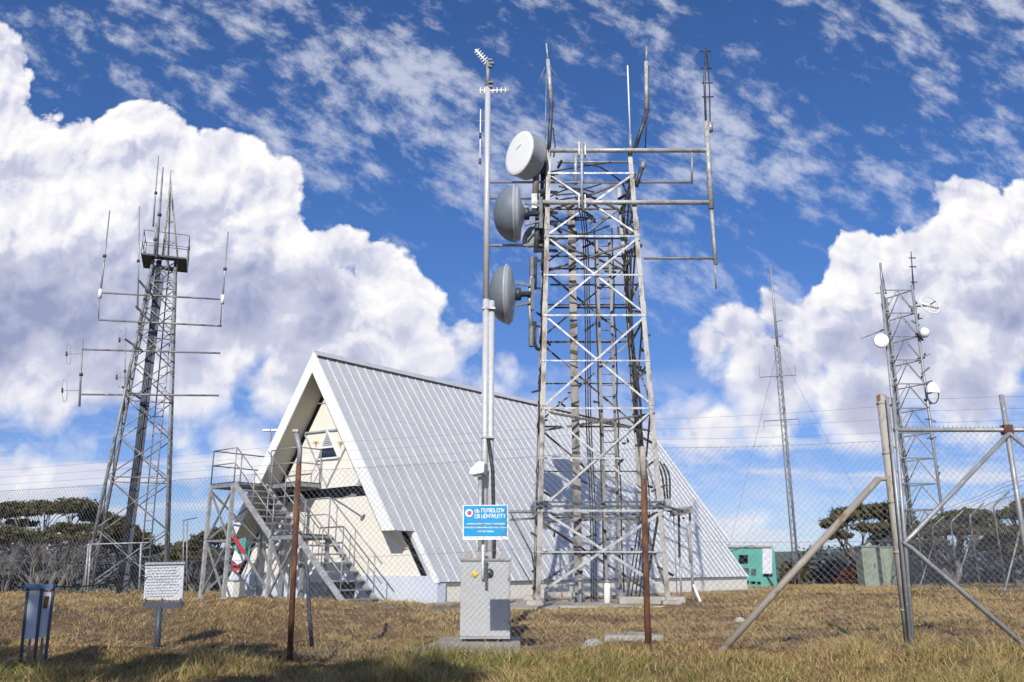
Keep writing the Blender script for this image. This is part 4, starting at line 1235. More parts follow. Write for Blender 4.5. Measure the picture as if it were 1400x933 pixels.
# rocks
for (u, v, Y, s_, lab) in ((811, 877, 9.6, .13, 'pale round rock in the grass right of the cabinet'), (505, 843, 12.6, .09, 'small brown rock on the bank below the staircase'), (1010, 830, 14, .10, 'small pale stone on the slope right of the tower')):
    import bmesh
    bm = bmesh.new(); bmesh.ops.create_icosphere(bm, subdivisions=3, radius=s_)
    for v_ in bm.verts: v_.co *= 1 + .35 * noise.noise(v_.co * 9 + Vector((u, 0, 0))); v_.co.z *= .65
    me = bpy.data.meshes.new('rock'); bm.to_mesh(me); bm.free(); me.materials.append(M['rock'])
    o = bpy.data.objects.new('rock', me); x = at(u, v, Y).x; o.location = (x, Y, gz(x, Y) + s_ * .2); col.objects.link(o); tag(o, lab, 'rock')
mb = MB(); x0 = at(825, 868, 10.4).x; x1 = at(905, 868, 10.4).x
mb.slab([(x0, 10.3, 0), (x1, 10.3, 0), (x1 - .1, 10.9, 0), (x0 + .1, 10.9, 0)], (0, 0, .07)); o = mb.build('concrete_strip', M['concrete'], None, bevel=.01); o.location.z = gz(1.6, 10.6) + .0
tag(o, 'flat grey concrete strip in the grass behind the rusty middle post', 'concrete strip')
# ------------------------------------------------------------------ chain link fence
def post_xy(u, v, Y): p = at(u, v, Y); return p.x, Y
FL = post_xy(398, 880, 10.0); FM = post_xy(885, 860, 9.3); FC = post_xy(1243, 880, 8.8); FLL = (-9.2, 13.6)
fence = empty('chain_link_fence', (FM[0], FM[1], gz(*FM)), 'chain link fence with rusty posts and barbed strands in front of the mast site', 'fence')
def ztop(v, u, Y): return at(u, v, Y).z
tops = {'LL': EYE + 1.13, 'L': ztop(644, 402, 10.0), 'M': ztop(613, 878, 9.3), 'C': ztop(603, 1213, 8.8)}
def chain(P, Q, zp, zq, gap=.05, pitch=.068, r=.00145):
    """diagonal wires of a chain link panel between two plan points"""
    P = Vector((*P, 0)); Q = Vector((*Q, 0)); L = (Q - P).length; d = (Q - P) / L; nrm = Vector((-d.y, d.x, 0))
    mb = MB(); H = 1.0
    def bot(t): p = P + d * (L * t); return gz(p.x, p.y) + gap
    hm = (zp + zq) / 2 - bot(.5); n = int(L / pitch); kx = hm / L
    def pt(t, h): # t along 0..1, h 0..1
        p = P + d * (L * t); b_ = bot(t); return Vector((p.x, p.y, lerp(b_, lerp(zp, zq, t), h)))
    tris = []
    slope = .95   # plan metres travelled per height hm
    adv = slope * hm / L
    for sgn in (1, -1):
        off = nrm * (r * 1.1 * sgn)
        k0 = int(-adv / (pitch / L)) - 1
        for k in range(k0, n + int(adv / (pitch / L)) + 2):
            t0 = k * pitch / L; t1 = t0 + adv * sgn
            h0, h1 = 0.0, 1.0
            if t0 < 0:
                if t1 <= 0: continue
                h0 = (0 - t0) / (t1 - t0); a = 0
            elif t0 > 1:
                if t1 >= 1: continue
                h0 = (1 - t0) / (t1 - t0); a = 1
            else: a = t0
            b_ = t1
            if t1 < 0: h1 = (0 - t0) / (t1 - t0); b_ = 0
            if t1 > 1: h1 = (1 - t0) / (t1 - t0); b_ = 1
            if h1 - h0 < .01: continue
            m = max(1, int((h1 - h0) * 5)); pts = []
            for i in range(m + 1):
                f = i / m; pts.append(pt(lerp(a, b_, f), lerp(h0, h1, f)) + off)
            mb.tube(pts, r, 3, cap=False, smooth=False)
    return mb
segs = [(FLL, FL, tops['LL'], tops['L']), (FL, FM, tops['L'], tops['M']), (FM, (FC[0] - .06, FC[1]), tops['M'], tops['C'])]
for P_, Q_, a, b_ in segs:
    chain(P_, Q_, a, b_).build('mesh_panel', M['wire'], fence)
def run(zf, r, name, m='wire'):
    """a strand along the whole fence; zf gives its height at LL, L, M, C"""
    mb = MB(); P4 = [FLL, FL, FM, FC]; pts = []
    for i in range(3):
        for k in range(12):
            t = k / 12; x = lerp(P4[i][0], P4[i + 1][0], t); y = lerp(P4[i][1], P4[i + 1][1], t)
            pts.append((x, y - .005, lerp(zf[i], zf[i + 1], t) - .02 * math.sin(math.pi * t)))
    pts.append((*P4[3], zf[3])); mb.tube(pts, r, 5); o = mb.build(name, M[m], fence); return o
T4 = [tops[k] for k in ('LL', 'L', 'M', 'C')]
run(T4, .0022, 'top_wire', 'wire')
G4 = [gz(*p) for p in (FLL, FL, FM, FC)]
run([lerp(g_, t_, .52) for g_, t_ in zip(G4, T4)], .0022, 'tension_wire'); run([g_ + .07 for g_ in G4], .0022, 'tension_wire')
for k in range(3):
    z4 = [t_ + .10 + .11 * k for t_ in T4]; z4[3] = tops['C'] + .09 + .14 * k
    o = run(z4, .0015, 'barbed_wire')
# rusty post with grey bent top
xL, yL = FL; gL = gz(*FL)
A_ = Vector((xL, yL, gL - .2)); 
def lp(u, v): return at(u, v, 10.0)
mb = MB(); mb.tube([A_, lp(402.5, 760), lp(408.5, 637)], .034, 12); mb.build('rusty_post', M['rust'], fence)
mb = MB(); mb.tube([lp(408.4, 638), lp(410.2, 615), lp(405, 592)], .030, 12); mb.box(lp(404.5, 591), .07, .07, .03); mb.build('bent_top', M['galvanised'], fence)
mb = MB(); mb.tube([lp(409, 775), lp(413, 769.5), lp(418, 772), lp(420.5, 790), lp(423, 840), lp(426.5, 884)], .024, 10); mb.build('hooped_pipe', M['dark_steel'], fence)
# rusty middle post
mb = MB(); xM, yM = FM
def mp(u, v): return at(u, v, 9.3)
mb.tube([(xM, yM, gz(*FM) - .2), mp(882.5, 760), mp(880.2, 655)], .034, 12); mb.build('rusty_post', M['rust'], fence)
mb = MB(); mb.tube([mp(880.2, 656), mp(878.0, 611)], .032, 12); mb.build('upper_post', M['old_post'], fence)
# corner post and raking strut
def cp(u, v, Y=8.8): return at(u, v, Y)
xC, yC = FC
mb = MB(); ct = cp(1205.0, 543); cbm = Vector((cp(1243.5, 878).x, 8.8, gz(*FC) - .2)); mb.tube([cbm, ct], .052, 16); mb.lathe([(.052, 0), (.055, .01), (.03, .03), (.002, .035)], ct, UP, 16)
for f in (.97, .78, .6, .42, .22):
    p = lerp(cbm, ct, f); mb.lathe([(.054, 0), (.06, .004), (.06, .02), (.054, .024)], p, UP, 16)
mb.build('corner_post', M['old_post'], fence)
mb = MB(); p0 = cp(1201, 655); p1 = at(975, 893, 8.75); p1.z = gz(p1.x, 8.75) - .05; mb.tube([p1, p0], .036, 12); mb.tube([p0, cp(1216, 655)], .022, 8); mb.build('raking_strut', M['strut_pipe'], fence)

# gate and its pipe frame right of the corner post
gate = empty('pipe_gate', (at(1250, 880, 8.75).x, 8.75, gz(4.2, 8.75)), 'galvanised pipe gate with bent brace right of the corner post', 'gate')
GY = 8.7
def gp2(u, v): return at(u, v, GY)
def gpipe(name, pts, r, m='galvanised'):
    mb = MB(); mb.tube(pts, r, 12); return mb.build(name, M[m], gate)
b1 = gp2(1248, 882); b1.z = gz(b1.x, GY) - .05
gpipe('hinge_stile', [b1, gp2(1221.5, 544)], .019); b2 = gp2(1244.5, 880); b2.z = gz(b2.x, GY) - .05
gpipe('hinge_stile', [b2, gp2(1213, 543)], .017)
xr = gp2(1372, 590); ztp = gp2(1222, 588).z
top0 = gp2(1222, 588); top1 = Vector((8.2, GY, ztp + .0))
gpipe('top_rail', [top0, top1], .024)
s1 = gp2(1369, 540); s2 = gp2(1399, 753); s3 = Vector((s1.x, GY, gz(s1.x, GY) + .1))
gpipe('middle_stile', [Vector((s1.x, GY, s1.z)), s3], .026)
gpipe('end_stile', [Vector((8.2, GY, gz(8.2, GY) - .1)), Vector((8.2, GY, s1.z))], .026)
mb = MB(); mb.box(Vector((s1.x, GY, ztp - .05)), .09, .09, .10); mb.build('joint_clamp', M['rust'], gate)
J = Vector((s1.x, GY - .03, ztp - .04)); bend = gp2(1236, 742); low = gp2(1400, 889)
d1 = (J - bend); 
pts = [J, lerp(bend, J, .06) + Vector((0, -.03, 0)), bend + Vector((-.015, -.03, 0)), lerp(bend, low, .05) + Vector((0, -.03, 0)), low + Vector((.5, -.03, -.43))]
gpipe('bent_brace', pts, .024)
dx = s1.x - bend.x
gpipe('bent_brace', [J, Vector((s1.x + dx, GY - .03, bend.z)), Vector((s1.x + dx - .9, GY - .03, bend.z - .9))], .024)
mb = chain((top0.x + .02, GY), (8.2, GY), ztp - .01, ztp - .01); mb.build('mesh_panel', M['wire'], gate)
mb = MB(); n = 90
for k in range(n):   # knuckles of the mesh along the rail
    x = lerp(top0.x, 8.2, k / n); mb.tube([(x, GY - .02, ztp + .01), (x + .015, GY, ztp + .045), (x + .03, GY + .02, ztp + .01)], .003, 3, cap=False)
mb.build('mesh_knuckles', M['wire'], gate)
mb = MB()
for v in (545, 561, 577): 
    z = cp(1210, v).z; mb.tube([(ct.x, 8.8, z), (lerp(ct.x, s1.x, .5), 8.75, z - .015), (s1.x, GY, z), (8.2, GY, z)], .0016, 4)
mb.build('barbed_wire', M['wire'], gate)

# ------------------------------------------------------------------ blue sign on the fence
def fence_y(x): t = (x - FL[0]) / (FM[0] - FL[0]); return lerp(FL[1], FM[1], t)
sy = fence_y(-.3) - .03
sg = empty('fence_sign', at(663, 714, sy), 'bright blue lettered sign with red emblem wired to the fence', 'sign')
def sp(u, v, k=0): return at(u, v, sy - .004 * k)
mb = MB(); mb.slab([sp(632.6, 738.5), sp(632.6, 690.8), sp(694.6, 690.4), sp(694.8, 737.8)], (0, .006, 0)); bo = mb.build('board', M['sign_white'], sg)
mb = MB(); mb.slab([sp(634, 733.6, .6), sp(634, 691.9, .6), sp(693.4, 691.5, .6), sp(693.4, 733.4, .6)], (0, .002, 0)); mb.build('blue_field', M['sign_blue'], bo)
mb = MB(); cc = sp(641.3, 701.6, 1.0); mb.lathe([(.002, 0), (.044, 0)], cc, (0, -1, 0), 28); mb.build('emblem', M['sign_white'], bo)
mb = MB(); mb.lathe([(.002, 0), (.026, 0)], cc + Vector((.004, -.001, -.001)), (0, -1, 0), 7); mb.slab([cc + Vector((.0, -.0012, .02)), cc + Vector((.022, -.0012, .024)), cc + Vector((.03, -.0012, .0)), cc + Vector((.008, -.0012, -.022))], (0, -.001, 0)); mb.build('emblem_mark', M['sign_red'], bo)
def glyph_line(mbx, u0, u1, v, h, adv, th, seed, words=None):
    """one line of the sign's small letterforms, traced as strokes"""
    rg = random.Random(seed); u = u0; wl = 0
    q = 0.0
    while u < u1 - adv * .8:
        w = adv * rg.uniform(.70, .86); k = rg.choice('nuoaTVWbcmrl'); B = v; T_ = v - h * rg.choice((1, 1, .85)); c = (u + u + w) / 2
        S = {'n': [(u, B, u, T_), (u, T_, u + w, T_), (u + w, T_, u + w, B)], 'u': [(u, T_, u, B), (u, B, u + w, B), (u + w, B, u + w, T_)],
             'o': [(u, T_, u, B), (u, B, u + w, B), (u + w, B, u + w, T_), (u, T_, u + w, T_)], 'a': [(u, B, c, T_), (c, T_, u + w, B), (u + w * .25, (B + T_) / 2, u + w * .75, (B + T_) / 2)],
             'T': [(u, T_, u + w, T_), (c, T_, c, B)], 'V': [(u, T_, c, B), (c, B, u + w, T_)], 'W': [(u, T_, u + w * .3, B), (u + w * .3, B, c, T_), (c, T_, u + w * .7, B), (u + w * .7, B, u + w, T_)],
             'b': [(u, T_, u, B), (u, B, u + w, B), (u + w, B, u + w, (B + T_) / 2), (u + w, (B + T_) / 2, u, (B + T_) / 2)], 'c': [(u + w, T_, u, T_), (u, T_, u, B), (u, B, u + w, B)],
             'm': [(u, B, u, T_), (u, T_, u + w, T_), (c, T_, c, B), (u + w, T_, u + w, B)], 'r': [(u, B, u, T_), (u, T_, u + w, T_)], 'l': [(u, T_, u, B), (u, B, u + w * .8, B)]}[k]
        for a0, b0, a1, b1 in S:
            mbx.bar(sp(a0, b0, 1), sp(a1, b1, 1), .002, th, (0, -1, 0)) if False else stroke(mbx, a0, b0, a1, b1, th)
        u += adv
def stroke(mbx, u0, v0, u1, v1, th):
    a, b_ = sp(u0, v0, 1), sp(u1, v1, 1); d = (b_ - a).normalized(); n_ = Vector((-d.z, 0, d.x)) * th / 2
    mbx.slab([a - n_, b_ - n_, b_ + n_, a + n_], (0, .0012, 0))
mb = MB()
glyph_line(mb, 649.5, 655.5, 700.6, 4.6, 3.3, .0062, 1); glyph_line(mb, 658.5, 691, 700.4, 4.8, 3.5, .0066, 2)
glyph_line(mb, 649.5, 655.5, 708.6, 5.2, 3.3, .0066, 3); glyph_line(mb, 658.5, 692, 708.4, 5.4, 3.7, .0070, 4)
glyph_line(mb, 638.5, 691, 717.2, 1.7, 1.30, .0046, 5); glyph_line(mb, 635, 693, 722.2, 1.6, 1.30, .0046, 6); glyph_line(mb, 653.5, 675, 727.6, 1.7, 1.35, .0046, 7)
mb.build('lettering', M['sign_white'], bo)
mb = MB()
for u in (642, 651, 660, 668, 676, 685):
    mb.slab([sp(u, 735.8, .8), sp(u + 3.2, 735.7, .8), sp(u + 3.2, 735.1, .8), sp(u, 735.2, .8)], (0, .002, 0))
mb.build('small_print', M['ink'], bo)
# ------------------------------------------------------------------ left tower
LX, LY = -13.72, 31.0
zlt = gz(LX, LY); zplat = at(221, 361, LY).z; zleg = at(224, 250, LY).z
lt = empty('antenna_tower', (LX, LY, zlt), 'dark square lattice tower with railed platform standing on the left', 'tower')
ROT = R(20)
def lh(z): return lerp(1.30, .40, min(1, (z - zlt) / (zplat - zlt))) if z < zplat else lerp(.40, .30, (z - zplat) / (zleg - zplat))
def lc(i, z):
    a = R(45) + i * R(90) + ROT + R(180); h = lh(z) * math.sqrt(2)
    return Vector((LX + math.cos(a) * h, LY + math.sin(a) * h, z))
fm = M['far_tower_steel']
for i in range(4):
    mb = MB(); mb.tube([lc(i, zlt - .3), lc(i, zplat)], .060, 8); mb.build('leg', fm, lt)
zz = [zlt + .2]; hstep = 2.0
while zz[-1] < zplat - .5:
    zz.append(zz[-1] + hstep); hstep *= .90
    hstep = max(hstep, .75)
for j in range(len(zz) - 1):
    for f in range(4):
        a0, b0, a1, b1 = lc(f, zz[j]), lc((f + 1) % 4, zz[j]), lc(f, min(zz[j + 1], zplat)), lc((f + 1) % 4, min(zz[j + 1], zplat))
        mb = MB(); mb.tube([a0, b1], .022, 5); mb.tube([b0, a1], .022, 5)
        if j % 2: mb.tube([a1, b1], .022, 5)
        mb.build('cross_brace', fm, lt)
mb = MB(); mb.box((LX + .05, LY - .35, zlt - .2), .24, .12, zplat - zlt - .5, .3); mb.build('cable_tray', M['dark_steel'], lt)
mb = MB()
for k in range(4): mb.tube([(LX - .16 + k * .05, LY - .46, zlt), (LX - .1 + k * .06, LY - .44, zlt + 5), (LX - .12 + k * .05, LY - .42, zplat)], .026, 6)
mb.build('cable_bundle', M['dark_steel'], lt)
mb = MB()
for x in (LX + .36, LX + .66): mb.tube([(x, LY + .1, zlt), (x - .22, LY + .1, zplat)], .025, 6)
z = zlt + .3
while z < zplat: 
    t = (z - zlt) / (zplat - zlt); mb.tube([(LX + .36 - .22 * t, LY + .1, z), (LX + .66 - .22 * t, LY + .1, z)], .014, 5); z += .32
mb.build('ladder', M['galvanised'], lt)
# platform
def LP(u, v, Y=LY): return at(u, v, Y)
mb = MB(); zp_ = zplat
hp = .82
def pc(i, h, z):
    a = R(45) + i * R(90) + ROT + R(180); return Vector((LX + math.cos(a) * h * 1.414, LY + math.sin(a) * h * 1.414, z))
for i in range(4):
    o0, o1, i0, i1 = pc(i, hp, zp_), pc(i + 1, hp, zp_), pc(i, .45, zp_), pc(i + 1, .45, zp_)
    mb.slab([lerp(o0, o1, .02), lerp(o0, o1, .98), lerp(i0, i1, .98), lerp(i0, i1, .02)], (0, 0, .07))
mb.build('platform', M['dark_steel'], lt)
mb = MB()
for h_ in (.5, 1.0):
    for i in range(4): mb.tube([pc(i, hp, zp_ + h_), pc(i + 1, hp, zp_ + h_)], .018, 5)
for i in range(4):
    for t in (0, .5): p = lerp(pc(i, hp, zp_), pc(i + 1, hp, zp_), t); mb.tube([p, p + UP], .018, 5)
mb.build('railing', fm, lt)
# spire of three legs
tip = LP(233, 248)
mb = MB()
for a_ in (0, 2.1, 4.2):
    mb.tube([Vector((LX + .18 + .34 * math.cos(a_), LY + .34 * math.sin(a_), zp_ + .05)), tip], .034, 6)
for t in (.25, .5, .75):
    P3 = [lerp(Vector((LX + .18 + .34 * math.cos(a_), LY + .34 * math.sin(a_), zp_)), tip, t) for a_ in (0, 2.1, 4.2)]
    for i in range(3): mb.tube([P3[i], P3[(i + 1) % 3]], .014, 4)
mb.tube([tip, LP(233.5, 233)], .02, 6)
mb.build('spire', M['old_post'], lt)
def arm(u0, v0, u1, v1, Y=LY, r=.036, name='outrigger', m='far_tower_steel'):
    mb = MB(); mb.tube([LP(u0, v0, Y), LP(u1, v1, Y)], r, 8); return mb.build(name, M[m], lt)
arm(137, 400.5, 305, 409.5, LY - .9); arm(134, 437.5, 303, 446, LY - .9); arm(112, 478, 301, 483, LY - .9); arm(108, 539.5, 299, 541, LY - .9)
arm(135.5, 404, 134.5, 437, LY - .9, .022, 'tie_rod'); arm(303, 410, 301.5, 446, LY - .9, .022, 'tie_rod')
arm(190, 384, 210, 406, LY - .9, .045, 'outrigger', 'dark_steel'); arm(186, 419, 211, 446, LY - .9, .045, 'outrigger', 'dark_steel'); arm(171, 464, 196, 481, LY - .9, .04, 'outrigger', 'dark_steel'); arm(167, 529, 192, 545, LY - .9, .04, 'outrigger', 'dark_steel')
GL = 'antennas on the left tower'
def wh(label, pts, r, name='whip_antenna', Y=LY - .9, base=True, m='galvanised'):
    e = empty(name, LP(*pts[0], Y), label, 'antenna', GL)
    mb = MB(); P = [LP(u, v, Y) for u, v in pts]; mb.tube(P, [r] + [r * .8] * (len(P) - 2) + [r * .55], 7); mb.build('rod', M[m], e)
    if base:
        mb = MB(); d = (P[1] - P[0]).normalized(); mb.tube([P[0] - d * .05, P[0] + d * .3], r * 1.7, 8); mb.build('base_mount', M['white_paint'], e)
    mb = MB(); q = lerp(P[0], P[-1], .45); mb.tube([q, q + (P[-1] - P[0]).normalized() * .1], r * 1.6, 7); mb.build('joint_sleeve', M['dark_steel'], e)
wh('tilted whip antenna on the far left end of the upper outrigger', [(136.5, 406), (141, 370), (150, 288)], .042)
wh('whip antenna on the right end of the upper outrigger', [(304, 414), (306, 385), (312, 317)], .042)
wh('thin upright antenna just left of the railed platform', [(188, 424), (189.5, 360), (190.5, 282)], .034, base=False)
wh('tallest thin antenna left of the tower spire', [(209.5, 310), (212, 270), (217, 213)], .035, base=False)
wh('second tallest antenna rising from the platform close to the spire', [(214, 352), (219, 280), (223, 229)], .05, base=False, m='far_tower_steel')
wh('short upright antenna between the platform antennas', [(211, 350), (212.5, 320), (213.5, 305)], .04, base=False)
wh('bare vertical rod at the left end of the middle outrigger', [(108.5, 556), (110.5, 510), (113.5, 464)], .042, 'rod_antenna', base=False)
wh('vertical rod on the tower side below the thin upright antenna', [(170, 562), (171, 500), (172, 447)], .030, 'rod_antenna', base=False)
def folded(label, uc, vc, hu, hv, uarm):
    e = empty('folded_dipole', LP(uc, vc, LY - .9), label, 'antenna', GL); pts = []
    for k in range(25):
        a = 2 * math.pi * k / 24; sx_ = abs(math.cos(a)) ** .5 * math.copysign(1, math.cos(a)); sz_ = math.sin(a)
        pts.append(LP(uc + hu * sx_, vc + hv * sz_, LY - .9))
    mb = MB(); mb.tube(pts, .014, 5, cap=False); mb.build('loop', M['galvanised_bright'], e)
    mb = MB(); mb.tube([LP(uc - hu, vc, LY - .9), LP(uarm, vc + .3, LY - .9)], .013, 5); mb.build('arm', M['galvanised'], e)
    mb = MB(); mb.tube([LP(uc - hu, vc - 3, LY - .9), LP(uc - hu, vc + 3, LY - .9)], .035, 6); mb.build('feed_block', M['dark_steel'], e)
folded('narrow loop dipole at the upper left beyond the middle outrigger', 94, 484, 3, 14, 112); folded('narrow loop dipole at the lower left beyond the lowest outrigger', 88.5, 534, 3.3, 15, 108)
folded('narrow loop dipole left of the tower at middle outrigger height', 166, 465, 2.6, 13, 172); folded('narrow loop dipole left of the tower above the lowest outrigger', 162, 516, 2.4, 14, 170)
# small guard rail left of its foot
gr = empty('guard_rail', LP(118, 805, 30), 'thin galvanised guard rail at the left foot of the antenna tower', 'guard rail')
def gri(nm, a, b_, r=.03):
    mb = MB(); mb.tube([a, b_], r, 6); mb.build(nm, M['galvanised_bright'], gr)
gri('post', LP(115, 815, 29), LP(121, 744, 29)); gri('post', LP(119.5, 815, 29.3), LP(124, 744, 29.3)); gri('post', LP(190, 812, 29), LP(193, 742, 29)); gri('rail', LP(121, 744.5, 29), LP(204, 742, 29), .026)
# thin cable pole between the tower and the stairs
e = empty('service_pole', LP(252, 800, 27), 'thin twin service pole between the left tower and the staircase', 'pole')
for u in (251, 256):
    mb = MB(); mb.tube([LP(u - 1, 806, 29), LP(u, 712, 29)], .022, 6); mb.build('post', M['galvanised'], e)
mb = MB(); mb.tube([LP(250, 712, 29), LP(270, 708, 29)], .015, 5); mb.build('arm', M['dark_steel'], e)
# twin headed light pole behind the roof
e = empty('light_pole', at(371, 780, 44), 'small twin headed light pole peeping over the left roof slope', 'light pole')
mb = MB(); mb.tube([at(374, 800, 44), at(370.5, 591, 44)], .06, 8); mb.build('post', M['galvanised'], e)
for s_ in (-1, 1):
    mb = MB(); q = at(370.5, 589, 44); mb.box(q + Vector((s_ * .22, 0, -.03)), .38, .25, .10); mb.build('lamp_head', M['white_plastic'], e)

# ------------------------------------------------------------------ right tower
RY = 42.0
def RP(u, v, Y=RY): return at(u, v, Y)
rt = empty('antenna_tower', RP(1270, 803), 'slim pale three legged lattice tower with small dishes on the right', 'tower')
zr0 = gz(20.2, RY) - .2; zr1 = RP(1205, 397).z
def rleg(i, z):
    t = (z - zr0) / (zr1 - zr0)
    return [Vector((lerp(19.25, 19.62, t), RY, z)), Vector((lerp(21.28, 21.25, t), RY, z)), Vector((lerp(20.3, 20.45, t), RY + 1.5, z))][i]
for i in range(3):
    mb = MB(); mb.tube([rleg(i, zr0), rleg(i, zr1 + (0 if i == 2 else .3))], .075, 8); mb.build('leg', M['galvanised'], rt)
nz = 12; rs = random.Random(5)
for j in range(nz):
    z0, z1 = lerp(zr0, zr1, j / nz), lerp(zr0, zr1, (j + 1) / nz)
    for f in range(3):
        a0, b0, a1, b1 = rleg(f, z0), rleg((f + 1) % 3, z0), rleg(f, z1), rleg((f + 1) % 3, z1)
        mb = MB(); mb.tube([a1, b1], .035, 5); mb.tube([(a1 + b1) / 2, a0], .028, 5); mb.tube([(a1 + b1) / 2, b0], .028, 5); mb.build('bracing', M['galvanised'], rt)
mb = MB(); mb.tube([(20.35, RY + 1.3, zr0), (20.42, RY + 1.3, zr1)], .06, 8); mb.build('cable_run', M['far_tower_steel'], rt)
for i in range(30):
    mb = MB(); z = rs.uniform(lerp(zr0, zr1, .35), zr1); p = rleg(rs.choice((0, 1, 1, 2)), z); mb.bar(p + Vector((rs.uniform(-.2, .2), 0, 0)), p + Vector((rs.uniform(-.3, .3), rs.uniform(-.2, .2), rs.uniform(-.35, .35))), .07, rs.choice((.05, .09))); mb.build('mount_bracket', M['dark_steel'], rt)
GR = 'small antennas on the right tower'
def rdish(name, label, u, v, r, ax, m='white_plastic', dep=.35):
    c = RP(u, v, RY - .4); e = empty(name, c, label, 'dish antenna', GR); ax = Vector(ax).normalized(); mb = MB()
    n = 8; mb.lathe([(r * math.sin(math.pi / 2 * k / n) + .002, dep * math.cos(math.pi / 2 * k / n)) for k in range(n + 1)], c, ax, 26); mb.build('radome', M[m], e)
    mb = MB(); mb.lathe([(r, 0), (r * 1.02, -.05), (r * .8, -.22), (.1, -.32), (.002, -.32)], c, ax, 26); mb.build('reflector', M['grey_plastic'], e)
    mb = MB(); mb.tube([c - ax * .3, c - ax * .6, RP(lerp(u, 1232, .35), v, RY)], .05, 6); mb.build('mount', M['galvanised'], e)
rdish('dish_antenna', 'round white dish on the left side of the right tower', 1205, 466, .37, (-.25, -1, -.1), dep=.1)
rdish('dish_antenna', 'small white ball-like dish on the right side of the right tower', 1264, 455, .27, (.35, -1, -.1), dep=.22)
c = RP(1271, 417, RY - .3); e = empty('grid_dish', c, 'open white grid dish near the top of the right tower', 'grid dish', GR)
ax = Vector((.35, -.92, .2)).normalized(); mb = MB(); sx_ = ax.cross(UP).normalized(); sy_ = ax.cross(sx_)
ring = [c + (sx_ * math.cos(a) * .64 + sy_ * math.sin(a) * .50) for a in [2 * math.pi * k / 30 for k in range(31)]]
mb.tube(ring, .03, 5, cap=False); mb.tube([c - sx_ * .66 - UP * .12, c + sx_ * .66 + UP * .02], .065, 6)
for k in range(-4, 5):
    x = k * .14; h_ = .50 * math.sqrt(max(0, 1 - (x / .64) ** 2)); mb.tube([c + sx_ * x - sy_ * h_, c + sx_ * x - ax * .12, c + sx_ * x + sy_ * h_], .010, 4)
mb.build('grid', M['white_plastic'], e); mb = MB(); mb.tube([c, c + ax * .4], .03, 6); mb.tube([c - ax * .1, rleg(1, c.z)], .04, 6); mb.build('feed', M['dark_steel'], e)
c = RP(1274.5, 537, RY - .4); e = empty('hooded_dish', c, 'dish with white upper hood and open lower ring halfway down the right tower', 'dish antenna', GR)
ax = Vector((.25, -1, -.1)).normalized(); sx_ = ax.cross(UP).normalized() * -1; sy_ = UP
mb = MB(); mb.tube([c + sx_ * math.cos(a) * .37 + sy_ * math.sin(a) * .56 for a in [2 * math.pi * k / 28 for k in range(29)]], .03, 5, cap=False); mb.build('ring', M['dark_steel'], e)
mb = MB(); pts = [c + sx_ * math.cos(a) * .36 + sy_ * math.sin(a) * (.55 if 1.2 < a < 1.9 else .5) for a in [math.pi * k / 14 for k in range(15)]]; mb.slab(pts, ax * .14); mb.build('hood', M['white_plastic'], e)
mb = MB(); mb.tube([c, rleg(1, c.z)], .04, 6); mb.build('mount', M['galvanised'], e)
e = empty('top_antenna', RP(1206, 398), 'slatted rod antenna on the left leg top of the right tower', 'antenna', GR)
mb = MB(); mb.tube([RP(1207, 400), RP(1203.6, 360)], .06, 6); mb.build('rod', M['galvanised'], e); mb = MB(); mb.tube([RP(1211, 400), RP(1204, 362)], .025, 5); mb.build('feeder', M['dark_steel'], e)
e = empty('top_antenna', RP(1248, 395), 'dark stacked whip antenna on the right leg top of the right tower', 'antenna', GR)
mb = MB(); mb.tube([RP(1249, 396), RP(1245.5, 344)], [.05, .02], 6); mb.build('rod', M['dark_steel'], e)
for v in (353, 365, 386): 
    mb = MB(); q = RP(1246.5 + (v - 353) * .06, v); mb.tube([q - Vector((.14, 0, 0)), q + Vector((.2, 0, 0))], .035, 5); mb.build('dipole', M['dark_steel'], e)
def rarm(label, a, b_):
    e = empty('side_arm_antenna', RP(*a), label, 'antenna', GR); mb = MB(); mb.tube([RP(*a), RP(*b_)], .03, 5); mb.build('rod', M['far_tower_steel'], e)
    mb = MB(); mb.tube([RP(*b_), lerp(RP(*b_), RP(*a), .15)], .05, 5); mb.build('clamp', M['dark_steel'], e)
rarm('thin rod slanting out left above the round white dish', (1178, 463), (1208, 451)); rarm('thin dark rod slanting out right below the ball-like dish', (1272, 484), (1256, 491))
rarm('short cross rod at the left top corner of the right tower', (1197, 401), (1212, 401))

# ------------------------------------------------------------------ slim guyed mast
MY = 50.0
def MP(u, v): return at(u, v, MY)
gm_ = empty('guyed_mast', MP(1091, 803), 'very slim guyed lattice mast with whip tip between the towers on the right', 'mast')
xm = MP(1091, 800).x; zm0 = gz(xm, MY); zm1 = MP(1065, 472).z
legs = [(xm + .17 * math.cos(a_), MY + .17 * math.sin(a_)) for a_ in (.5, 2.6, 4.7)]
for x, y in legs:
    mb = MB(); mb.tube([(x, y, zm0 - .2), (x, y, zm1)], .038, 6); mb.build('leg', M['far_tower_steel'], gm_)
mb = MB(); z = zm0; k = 0
while z < zm1 - .4:
    for i in range(3):
        a, b_ = (i, (i + 1) % 3) if k % 2 else ((i + 1) % 3, i)
        mb.tube([(*legs[a], z), (*legs[b_], z + .4)], .016, 4)
    z += .4; k += 1
mb.build('lacing', M['far_tower_steel'], gm_)
mb = MB(); mb.tube([(xm, MY, zm1 - .1), (xm, MY, MP(1058, 420).z), (xm, MY, MP(1053, 362).z)], [.085, .07, .045], 7); mb.build('top_whip', M['galvanised'], gm_)
